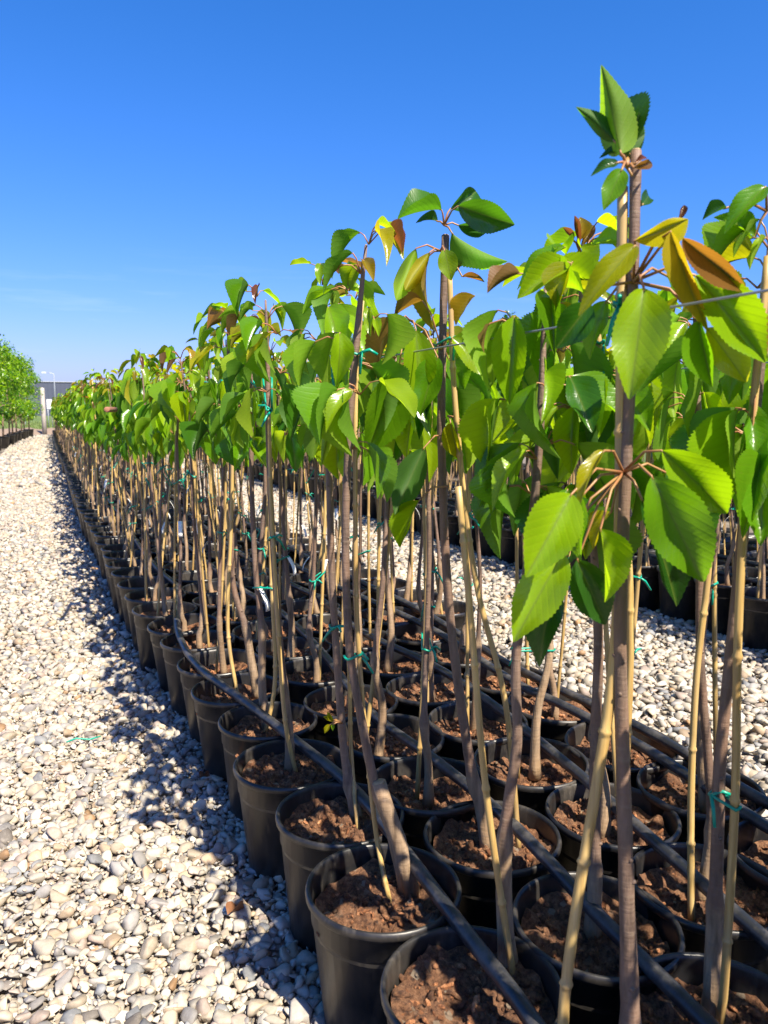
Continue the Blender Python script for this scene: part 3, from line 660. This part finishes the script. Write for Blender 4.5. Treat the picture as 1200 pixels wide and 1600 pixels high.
# D: pot nearest the lower edge; thick pale rootstock
fD = V((.628, .955, .21))
hero_tree(.530, .900, fD, [(788, 1420), (790, 1290), (808, 1160), (806, 1040), (822, 900), (842, 700), (852, 450)], (.625, .935, .21), [(760, 1240), (735, 960), (716, 760)],
          'potted cherry tree in the lowest pot with pale thick rootstock and leaning cane', .0145, .0070, .445, 4, [((850, 420), (883, 386), (797, 432), 38, 'g', .02, .03, 15, 1), ((850, 420), (895, 410), (804, 458), 48, 'l', .04, .05, 5, 0), ((850, 420), (893, 412), (860, 478), 40, 'y', .05, .06, 25, 2)], (.94, 10), None, (1.2,), (), .0058)
fE = V((.572, 1.19, .21)); tE = on_vert(592, 1222, fE)
hero_tree(.500, 1.165, V((.565, 1.205, .21)), [(612, 1300), (585, 1222), (562, 1110), (545, 1000), (540, 820), (548, 640), (560, 500), (572, 384)], (.525, 1.19, .21), [(592, 1330), (578, 1220), (563, 1050), (556, 900), (556, 600), (566, 470)],
          'potted cherry tree beside a sawn-off stump in the foremost sunlit pot', .0118, .0078, .40, 5, [], (1.02, 9), (fE, tE, .0140), (.66, 1.19), (), .0050, -.012)
hero_tree(.515, 1.440, V((.572, 1.475, .21)), [(540, 1190), (530, 1080), (518, 880), (513, 650), (510, 520), (508, 430)], (.555, 1.425, .21), [(549, 1180), (546, 1060), (538, 860), (524, 640)],
          'potted cherry tree with a yellow sprout low on its stem', .0120, .0080, .30, 6, [((535, 1130), (520, 1128), (505, 1118), 9, 'y', .02, .02, 0, 2), ((535, 1130), (516, 1126), (512, 1112), 8, 'y', .02, .02, 0, 2), ((535, 1130), (516, 1132), (506, 1146), 9, 'y', .02, .03, 0, 2), ((535, 1130), (520, 1132), (520, 1142), 7, 'l', .02, .03, 0, 2)], (1.02, 8), None, (.66, 1.18), (), .0050, -.012)
hero_tree(.492, 1.710, V((.500, 1.745, .21)), [(452, 1150), (441, 1045), (428, 880), (420, 700), (418, 560), (415, 470)], (.510, 1.715, .21), [(446, 1130), (436, 1000), (424, 800), (420, 640)],
          'potted cherry tree with a short thick stump, third pot up the gravel edge', .0120, .0076, .44, 7, [], (1.02, 8), None, (.80, 1.18), (), .0052)
hero_tree(.505, 1.985, V((.520, 2.03, .21)), [(410, 1080), (409, 980), (400, 900), (394, 780), (392, 640), (392, 500)], (.50, 1.99, .21), [(430, 1060), (424, 900), (420, 740), (416, 620)],
          'potted cherry tree with a bent rootstock and green tie at knee height, by the gravel', .0130, .0074, .50, 8, [], (1.0, 8), None, (.62, 1.18), (.62,))
hero_tree(.485, 2.255, V((.555, 2.28, .21)), [(392, 1030), (384, 980), (364, 910), (362, 780), (358, 650), (356, 500)], (.49, 2.26, .21), [(356, 980), (362, 800), (364, 600)],
          'potted cherry tree with a knobbly swollen graft, fifth pot up the gravel edge', .0145, .0078, .43, 9, [], (1.0, 8), None, (1.18,), ())
hero_tree(.785, .945, V((.800, .965, .212)), [(930, 1360), (929, 1200), (935, 1000), (926, 800), (915, 600), (906, 392)], (.84, .93, .21), [(975, 1300), (985, 1000), (975, 800), (930, 500)],
          'potted cherry tree right behind the tallest one, red young shoots on top', .0125, .0085, .33, 10, [((905, 392), (905, 384), (898, 330), 10, 'r', .02, .02, 0, 2), ((905, 392), (908, 384), (938, 338), 14, 'b', .02, .02, 20, 3), ((905, 392), (902, 376), (912, 334), 22, 'o', .02, .02, 30, 2), ((905, 392), (896, 376), (880, 352), 9, 'r', .02, .02, 0, 2)], (.95, 10), None, (1.2,), ())
hero_tree(1.035, .945, V((1.04, .965, .212)), [(1112, 1300), (1106, 1180), (1094, 1020), (1094, 800), (1090, 640), (1085, 480)], (.985, .93, .21), [(1080, 1240), (1088, 1060), (1106, 900), (1120, 700)],
          'potted cherry tree behind the right-edge tree with a straight yellow cane', .0110, .0078, .36, 11, [], (.96, 10), None, (1.2,), ())
HERO_SPOTS = [(0, y) for y in (.90, 1.165, 1.44, 1.71, 1.985, 2.255)] + [(1, .68), (1, .945), (1, 1.22), (2, .945)]

# ---- other trees: variants (local coordinates, foot in the pot)
def variant(seed, lod):
    r_ = random.Random(1000 + seed); a = r_.uniform(0, 6.28); fr = r_.uniform(.0, .045)
    foot = V((math.cos(a) * fr, math.sin(a) * fr, SOIL_Z - .01)); top = r_.uniform(1.20, 1.37)
    g = r_.uniform(.33, .52); ka = r_.uniform(0, 6.28); kd = V((math.cos(ka), math.sin(ka), 0)); ln = V((r_.uniform(-.06, .06), r_.uniform(-.05, .05), 0))
    ctrl = [foot, foot.lerp(V((0, 0, g)), .5) + V((0, 0, .0)) + kd * r_.uniform(.0, .012)]
    ctrl[1].z = (SOIL_Z + g) / 2
    gp = V((foot.x, foot.y, g)) + kd * r_.uniform(.01, .04); ctrl.append(gp)
    for q in range(1, 5): ctrl.append(V((gp.x, gp.y, g + (top - g) * q / 4)) + ln * (q / 4) - kd * .012 * q + V((r_.uniform(-.010, .010), r_.uniform(-.010, .010), 0)))
    P = smooth_path(ctrl, .03 if lod < 2 else .16)
    ca = r_.uniform(0, 6.28); cf = V((foot.x + math.cos(ca) * .04, foot.y + math.sin(ca) * .04, SOIL_Z - .01)); ct = P[-1] + V((r_.uniform(-.03, .03), r_.uniform(-.03, .03), r_.uniform(-.45, .02))); ct.z = min(ct.z, 1.38)
    C = [cf.lerp(ct, i / 24) + V((math.sin(i / 24 * 3.1) * .008, 0, 0)) for i in range(25)] if lod < 2 else [cf, ct]
    z0 = r_.uniform(1.02, 1.10) if lod == 0 else r_.uniform(.90, .99); lv = crown_leaves(P, z0, r_, 1.0, r_.choice((7, 8, 8)) if lod == 0 else 9, 1.04 if lod < 2 else 1.12, 1.0, 0 if lod == 0 else 1)
    return r_, P, C, lv, g
def parts_for(seed, lod):
    r_, P, C, lv, g = variant(seed, lod); d = {}
    if lod < 2:
        d['trunk'] = trunk_mesh(P, r_.uniform(.0105, .0140) * (1 if lod == 0 else .85), r_.uniform(.0050, .0068) * (1 if lod == 0 else .85), g, r_, 9 if lod == 0 else 6)
        d['bamboo_stake'] = cane_mesh(C, r_.uniform(.0046, .0066), r_, 7)
        def near_(path, z): return min(path, key=lambda q: abs(q.z - z))
        d['plant_tie'] = [tie_mesh(near_(P, z), near_(C, z), .010, .005, r_) for z in r_.sample((.5, .6, .72, .85, 1.15), r_.choice((1, 1, 2))) if (near_(P, z) - near_(C, z)).length < .10]
        d['paper_tag'] = tag_mesh(near_(P, r_.uniform(.45, .7)), r_) if seed % 4 == 0 else None
    d['lv'] = lv; d['P'] = P; d['C'] = C
    mb = MB()
    if lod == 0: petioles_into(mb, lv, V((0, 0, 0))); d['petiole_cluster'] = mb.mesh('petiole_cluster', M['petiole'])
    else:
        for o, b, t, n, wd, key in lv:
            vs, fs, uvs = r_.choice(FAR if lod == 1 else FAR2); m_ = leaf_matrix(b, t, n, wd); mb.add([tuple(m_ @ V(q)) for q in vs], fs, 0, tint(key, r_), uvs)
        if lod == 1: d['crown'] = mb.mesh('crown', M['leafs'])
        else: d['crown_mb'] = mb
    return d
VAR0 = [parts_for(i, 0) for i in range(16)]
VAR1 = [parts_for(100 + i, 1) for i in range(18)]
def place(x, y, label, group, lod, r_, rot=None):
    root = new_root(x, y, label, group); rz = r_.uniform(0, 6.28) if rot is None else rot
    vr = r_.choice(VAR0 if lod == 0 else VAR1); sc = (1, 1, r_.uniform(.95, 1.06)); add_pot(root, r_, lod > 0); ro = (0, 0, rz)
    link('trunk', vr['trunk'], root, (0, 0, .0), ro, sc); link('bamboo_stake', vr['bamboo_stake'], root, (0, 0, 0), ro, sc)
    for t in vr['plant_tie']: link('plant_tie', t, root, (0, 0, 0), ro, sc)
    if vr['paper_tag']: link('paper_tag', vr['paper_tag'], root, (0, 0, 0), ro, sc)
    if lod == 0:
        pc = link('petiole_cluster', vr['petiole_cluster'], root, (0, 0, 0), ro, sc); pc['kind'] = 'stuff'
        m0 = Matrix.Rotation(rz, 4, 'Z') @ Matrix.Diagonal((1, 1, sc[2], 1))
        for o, b, t, n, wd, key in vr['lv']:
            b2, t2 = m0 @ b, m0 @ t; ob = link('leaf', r_.choice(NEAR_M), root)
            ob.matrix_local = leaf_matrix(b2, t2, (m0.to_3x3() @ n), wd); ob.color = (*tint(key, r_), 1)
    else:
        cr = link('crown', vr['crown'], root, (0, 0, 0), ro, sc); cr['kind'] = 'stuff'
    return root
XL = [0.50, 0.765, 1.03, 1.285, 1.53]
def bend(y): return float(np.interp(y, [2.5, 3.5, 7, 24], [0, -.09, -.17, -.25]))
LINE = ['beside the gravel path', 'second from the gravel path', 'third from the gravel path', 'fourth from the gravel path', 'fifth from the gravel path']
tr = random.Random(99); far_spots = []
for li, x0 in enumerate(XL):
    y = .68 if li != 0 else .90 ; n = 0
    while y < BED_END - .6:
        n += 1; hero = any(h[0] == li and abs(h[1] - y) < .06 for h in HERO_SPOTS)
        x = x0 + bend(y) + tr.gauss(0, .010)
        skip = (li >= 3 and y < 2.9 and tr.random() < .30) or (li >= 3 and 2.9 <= y < 10 and tr.random() < .26) or (li >= 2 and y < .8) or (li == 4 and 1.3 < y < 2.7)
        if hero or skip: pass
        elif n <= 40:
            lab = ('slim potted cherry tree, %s pot up the line %s' % (ordinal(n), LINE[li]))
            place(x, y + tr.uniform(-.012, .012), lab, 'cherry trees in the long block beside the gravel path', 0 if y < 3.15 else 1, tr)
        else: far_spots.append((x, y))
        y += .2695
for li, x0 in enumerate(XL):                                   # the same lines go on beside and behind the viewpoint; these shade the foremost pots
    for k in range(4):
        y = (.20, .41, .41, .50, .55)[li] - .272 * k
        place(x0 + tr.gauss(0, .012), y, 'potted cherry tree beside the viewer, %s nearer than the foremost pot of the %s line' % (ORD[k], ORD[li]), 'cherry trees in the long block beside the gravel path', 1, tr)
XR = [3.02 + .262 * i for i in range(6)]
for li, x0 in enumerate(XR):
    y = 1.7 + .1 * (li % 2); n = 0
    while y < BED_END - .6:
        n += 1; x = x0 + tr.uniform(-.02, .02)
        if li < 4 and n <= 25: place(x, y, 'slim potted cherry tree across the sunny path, %s pot of its %s line' % (ordinal(n), ORD[li]), 'cherry trees in the block across the sunny path', 1, tr)
        else: far_spots.append((x, y))
        y += .272
for x0 in (6.3, 6.7):
    for k in range(100): far_spots.append((x0 + tr.uniform(-.03, .03), 5 + k * .29))
# the far trees, too many and too small to single out: one mass
FARV = [parts_for(300 + i, 2) for i in range(12)]
big = {'leafs': MB(), 'bark': MB(), 'cane': MB(), 'pot': MB()}
for x, y in far_spots:
    v = tr.choice(FARV); rz = tr.uniform(0, 6.28); m_ = Matrix.Translation((x, y, 0)) @ Matrix.Rotation(rz, 4, 'Z') @ Matrix.Diagonal((1, 1, tr.uniform(.93, 1.05), 1)); s = v['crown_mb']
    o = len(big['leafs'].v); B = big['leafs']; B.v.extend(tuple(m_ @ V(q)) for q in s.v); B.c.extend(s.c); B.uv.extend(s.uv); B.f.extend(tuple(i + o for i in f) for f in s.f); B.m.extend(s.m)
    P = [m_ @ q for q in v['P']]; big['bark'].tube(P, [.012] * 2 + [.0085] * (len(P) - 2), 4, cap=False); big['cane'].tube([m_ @ q for q in v['C']], .0055, 4)
    b = big['pot']; k0 = len(b.v); b.lathe([(.1, 0.0), (.127, .243), (.136, .25), (.134, .262), (.124, .235)], 10); b.v[k0:] = [(q[0] + x, q[1] + y, q[2]) for q in b.v[k0:]]
    b.add([(x + .124 * math.cos(a * .628), y + .124 * math.sin(a * .628), .216) for a in range(10)], [tuple(range(10))], 1)
mass = tag(link('distant_potted_trees', None), 'receding mass of small potted cherry trees at the far end of the blocks', 'tree mass', None, 'stuff')
for nm, mats, key in (('crown', M['leafs'], 'leafs'), ('trunk', M['stock'], 'bark'), ('bamboo_stake', M['cane'], 'cane'), ('pot', [M['pot'], M['soil']], 'pot')):
    tag(link(nm, big[key].mesh(nm, mats), mass), None, None, None, 'stuff')

# ------------------------------------------------------------------ irrigation pipes, wires
def pipe(pts, label, r=.0128, z=.2745):
    ctrl = [V((x, y, z + .004 * math.sin(y * 5 + x * 9))) for x, y in pts]; P = smooth_path(ctrl, .05)
    far = [V((ctrl[-1].x + bend(y) - bend(ctrl[-1].y) + .03 * math.sin(y * 1.1), y, z)) for y in np.arange(ctrl[-1].y + .4, BED_END - .5, .6)]
    mb = MB(); mb.tube(P + far, r, 12); tag(link('irrigation_pipe', mb.mesh('irrigation_pipe', M['pipe'])), label, 'pipe', 'black irrigation pipes lying across the pots')
pipe([(.52, .3), (.56, .77), (.57, 1.01), (.575, 1.47), (.53, 1.76), (.47, 2.09), (.405, 2.45), (.40, 2.8), (.43, 3.09), (.52, 3.7)], 'black irrigation pipe over the pots nearest the gravel path, bowing outwards')
pipe([(.74, .2), (.78, .69), (.79, .92), (.81, 1.23), (.80, 1.53), (.775, 1.91), (.82, 2.46), (.84, 3.02)], 'black irrigation pipe over the second line of pots')
pipe([(.93, .3), (.99, .78), (1.03, 1.1), (1.075, 1.37), (1.11, 1.84), (1.10, 2.18), (1.04, 2.63), (1.06, 3.17)], 'black irrigation pipe over the third line of pots')
pipe([(1.24, .4), (1.28, 1.04), (1.305, 1.41), (1.28, 1.74), (1.26, 1.92), (1.30, 2.51), (1.26, 2.9)], 'black irrigation pipe over the fourth line of pots')
pipe([(1.36, .4), (1.36, 1.09), (1.375, 1.47), (1.345, 2.09), (1.37, 2.8), (1.35, 3.4)], 'black irrigation pipe nearest the sunny path, beside its twin')
pipe([(3.15, 1.2), (3.12, 3), (3.16, 5)], 'black irrigation pipe over the front pots across the sunny path')
pipe([(3.42, 1.2), (3.45, 3), (3.40, 5)], 'black irrigation pipe over the second pot line across the sunny path')
def wire(x, z, label, y0=-1.0):
    mb = MB(); P = [V((x + bend(y), y, z - .012 * math.sin((y % 4) / 4 * math.pi))) for y in np.arange(y0, BED_END, .5)]
    mb.tube(P, .0015, 6); tag(link('trellis_wire', mb.mesh('trellis_wire', M['wire'])), label, 'wire', 'tight wires that hold the trees upright')
wire(WIRE_X, WIRE_Z + .012, 'thin steel wire stretched past the tallest tree at leaf height')
wire(1.16, WIRE_Z - .01, 'thin steel wire through the crowns behind the front wire')
wire(1.52, 1.20, 'thin steel wire along the block edge above the sunny path')
wire(3.12, 1.20, 'thin steel wire through the crowns across the sunny path')

# ------------------------------------------------------------------ bushy trees left of the path
def leaf_ball(mb, c, rad, n, r_, ls, keys='gglkl'):
    for _ in range(n):
        d = V((r_.gauss(0, 1), r_.gauss(0, 1), r_.gauss(0, 1))).normalized(); p = c + d * rad * (r_.random() ** .4)
        y = (d + V((r_.uniform(-.8, .8), r_.uniform(-.8, .8), r_.uniform(-.9, .2)))).normalized(); vs, fs, uvs = FAR2[r_.randrange(3)]
        L = ls * r_.uniform(.7, 1.3); m_ = leaf_matrix(p, p + y * L, d + V((0, 0, .6)), L * .55); mb.add([tuple(m_ @ V(q)) for q in vs], fs, 0, tint(r_.choice(keys), r_), uvs)
def bushy(x, y, h, r_, label):
    root = tag(link('bushy_tree', None, None, (x, y, 0)), label, 'potted tree', 'bushy young trees across the gravel path'); mb = MB(); tb = MB()
    tb.tube([V((0, 0, .2)), V((.02, .01, .9)), V((0, .03, 1.6)), V((.03, 0, h * .85))], [.028, .022, .017, .008], 7)
    for _ in range(26):
        a = r_.uniform(0, 6.28); z = r_.uniform(.75, h * .92); q = 0.75 if z < h * .6 else .75 * max(.2, 1 - (z - h * .6) / (h * .5)); e = V((math.cos(a) * q * r_.uniform(.25, .75), math.sin(a) * q * r_.uniform(.25, .75), z + r_.uniform(.0, .25)))
        tb.tube([V((0, 0, z - .2)), e * .5 + V((0, 0, (z - .1) * .5)), e], [.010, .008, .004], 4); leaf_ball(mb, e, r_.uniform(.13, .24), 62, r_, .095)
    link('trunk', tb.mesh('trunk', M['stock']), root); link('crown', mb.mesh('crown', M['leafs']), root)['kind'] = 'stuff'
    o = link('pot', POT_LO, root, (0, 0, 0), (0, 0, 0), (1.3, 1.3, 1.3)); link('soil', SOIL_LO[0], root, (0, 0, 0), (0, 0, 0), (1.3, 1.3, 1.3))
br = random.Random(5)
for i in range(11):
    y = 19.0 + i * 1.45
    bushy(-1.46 + .058 * (y - 21) + br.uniform(-.05, .05), y, br.uniform(2.75, 3.25), br, 'bushy leafy young tree left of the gravel path, %s from the far end' % ORD[10 - i])

# ------------------------------------------------------------------ far end: post, panel, warehouse, lamps, trees, grass
p = on_z(70, 680.5, 0)
mb = MB(); mb.lathe([(0, 0), (.098, 0), (.092, 1.0), (.088, 1.96), (.07, 2.02), (0, 2.04)], 14); po = link('post', mb.mesh('post', M['post']), None, (p.x, p.y, -.01)); tag(po, 'pale round post standing at the far end of the gravel path', 'post')
q = on_vert(78, 641, V((0, 47, 0)))
pn = tag(link('white_panel', None, None, (q.x, q.y, 0)), 'small white board on two legs in the grass behind the post', 'sign'); mb = MB(); mb.box((0, 0, 1.40), (.14, .02, .26)); link('board', mb.mesh('board', M['white'], False), pn)
for s in (-1, 1): mb = MB(); mb.tube([V((s * .1, .04, -.05)), V((s * .1, .04, 1.6))], .025, 8); link('leg', mb.mesh('leg', M['steel']), pn)
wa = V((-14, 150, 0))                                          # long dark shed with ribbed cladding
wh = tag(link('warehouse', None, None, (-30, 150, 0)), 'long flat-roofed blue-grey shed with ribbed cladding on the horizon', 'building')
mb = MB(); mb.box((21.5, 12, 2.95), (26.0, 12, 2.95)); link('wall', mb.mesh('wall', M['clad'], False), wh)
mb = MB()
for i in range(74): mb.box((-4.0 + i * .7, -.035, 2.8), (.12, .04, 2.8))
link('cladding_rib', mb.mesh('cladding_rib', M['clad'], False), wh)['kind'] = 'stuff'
mb = MB(); mb.box((21.5, 12, 5.98), (26.15, 12.15, .07)); link('roof', mb.mesh('roof', M['steel'], False), wh)
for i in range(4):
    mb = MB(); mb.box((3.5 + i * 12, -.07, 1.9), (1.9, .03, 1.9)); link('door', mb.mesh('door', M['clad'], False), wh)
def lamp(px, py, dist, label):
    t = on_vert(px, py, V((0, dist, 0)).lerp(V((0, dist, 0)), 0)); root = tag(link('street_lamp', None, None, (t.x, t.y, 0)), label, 'lamp'); h = t.z
    mb = MB(); mb.tube([V((0, 0, -.1)), V((0, 0, h * .7)), V((0, 0, h - .1)), V((-.25, 0, h)), V((-.8, 0, h + .06))], [.06, .05, .035, .03, .025], 8); link('pole', mb.mesh('pole', M['steel']), root)
    mb = MB(); mb.box((-1.0, 0, h + .05), (.22, .11, .045)); link('lamp_head', mb.mesh('lamp_head', M['white'], False), root)
lamp(84, 583, 95, 'slender lamp post with a white head above the blue-grey shed')
lamp(244, 556, 70, 'slender lamp post with a white head above the tree row')
q = on_vert(38, 640, V((0, 60, 0))); mb = MB(); mb.tube([V((0, 0, -.05)), V((0, 0, 1.3)), V((0, 0, 1.36))], [.06, .055, .02], 8); tag(link('marker_post', mb.mesh('marker_post', M['white']), None, (q.x, q.y, 0)), 'thin white marker post in the grass beside the bushy trees', 'post')
# dry earth bank at the end of the path
mb = MB(); nr = random.Random(3); nx, ny = 90, 8; vs = []
for j in range(ny + 1):
    for i in range(nx + 1): vs.append((-7 + 18 * i / nx, BED_END + .9 + j * .55, (.26 + nr.uniform(-.06, .08)) * math.sin(math.pi * j / ny) - .02))
mb.add(vs, [(j * (nx + 1) + i, j * (nx + 1) + i + 1, (j + 1) * (nx + 1) + i + 1, (j + 1) * (nx + 1) + i) for j in range(ny) for i in range(nx)])
tag(link('terrain', mb.mesh('terrain', M['dirt'])), 'low bank of dry brown earth across the end of the path', None, None, 'structure')
mb = MB(); gr = random.Random(8)
for _ in range(15000):
    y = 38.5 + 34 * gr.random() ** 1.5; x = gr.uniform(-.14, .10) * y - 1.0 + gr.uniform(-1, 1); h = gr.uniform(.10, .30); a = gr.uniform(0, 6.28); d = V((math.cos(a), math.sin(a), 0)); b = V((x, y, -.02)); e = b + d * h * .35 + V((0, 0, h)); s = V((-d.y, d.x, 0)) * .016
    mb.add([tuple(b - s), tuple(b + s), tuple(e)], [(0, 1, 2)])
tag(link('grass', mb.mesh('grass', M['grass'])), 'rough green grass beyond the end of the path', None, None, 'stuff')
def bg_tree(px, py, dist, label, seed):
    r_ = random.Random(seed); t = on_vert(px, py, HEAD * dist); h = t.z; root = tag(link('background_tree', None, None, (t.x, t.y, 0)), label, 'tree', 'tall trees far behind the nursery blocks'); mb = MB(); tb = MB(); tb.tube([V((0, 0, -.1)), V((.1, 0, h * .4)), V((0, 0, h * .9))], [.22, .16, .04], 7)
    for _ in range(34):
        a = r_.uniform(0, 6.28); f = r_.uniform(.3, 1); rr = 2.2 * math.sin(math.pi * min(1, f * .9)) * r_.uniform(.3, 1); e = V((math.cos(a) * rr, math.sin(a) * rr, f * h)); tb.tube([V((0, 0, f * h * .8)), e], [.05, .02], 4); leaf_ball(mb, e, r_.uniform(.4, .8), 60, r_, .32, 'gdkd')
    link('trunk', tb.mesh('trunk', M['stock']), root); link('crown', mb.mesh('crown', M['leafs']), root)['kind'] = 'stuff'
bg_tree(792, 494, 78, 'tall loose tree seen between the crowns above the wire', 1)
bg_tree(535, 512, 90, 'tall tree glimpsed through the leaves left of the wire', 2)
bg_tree(1010, 545, 85, 'tall tree hidden behind the tallest potted tree', 3)

# ------------------------------------------------------------------ small things
q = on_vert(168, 640, V((.27, 3.4, 0)))                        # rusty bar reaching out of the crowns
mb = MB(); d = V((-.16, -.98, .0)).normalized(); mb.tube([q - d * .35, q, q + d * .03, q + d * .032], [.0115, .0115, .0115, .008], 12); tag(link('rusty_bar', mb.mesh('rusty_bar', M['rust'])), 'rusty round bar end sticking out of the leaves over the path', 'bar')
g = on_z(130, 1163, .018); mb = MB(); mb.tube([g + V((-.05, .0, .016)), g + V((-.02, .01, .02)), g + V((.02, -.002, .014)), g + V((.055, .006, .016))], [.0025, .003, .003, .002], 6); tag(link('tie_scrap', mb.mesh('tie_scrap', M['tie'])), 'scrap of green plastic tie lying on the sunlit gravel', 'scrap')
for k, (x, y, s) in enumerate(((372, 1428, .045), (322, 1216, .035), (262, 900, .03))):
    g = on_z(x, y, .03); ob = link('dead_leaf', leaf_mesh('dead_leaf', leaf_shape(8, 2, .02, .5, .9, .06, 400 + k, .6), M['brownleaf'])); ob.matrix_local = leaf_matrix(V((g.x - s / 2, g.y, .034)), V((g.x + s / 2, g.y + s * .6, .040)), V((0, 0, 1)), s * .9)
    tag(ob, ('curled brown leaf on the shaded gravel near the foremost pots', 'small brown leaf at the edge of the shade on the gravel', 'little brown leaf far up the shaded gravel edge')[k], 'dead leaf')
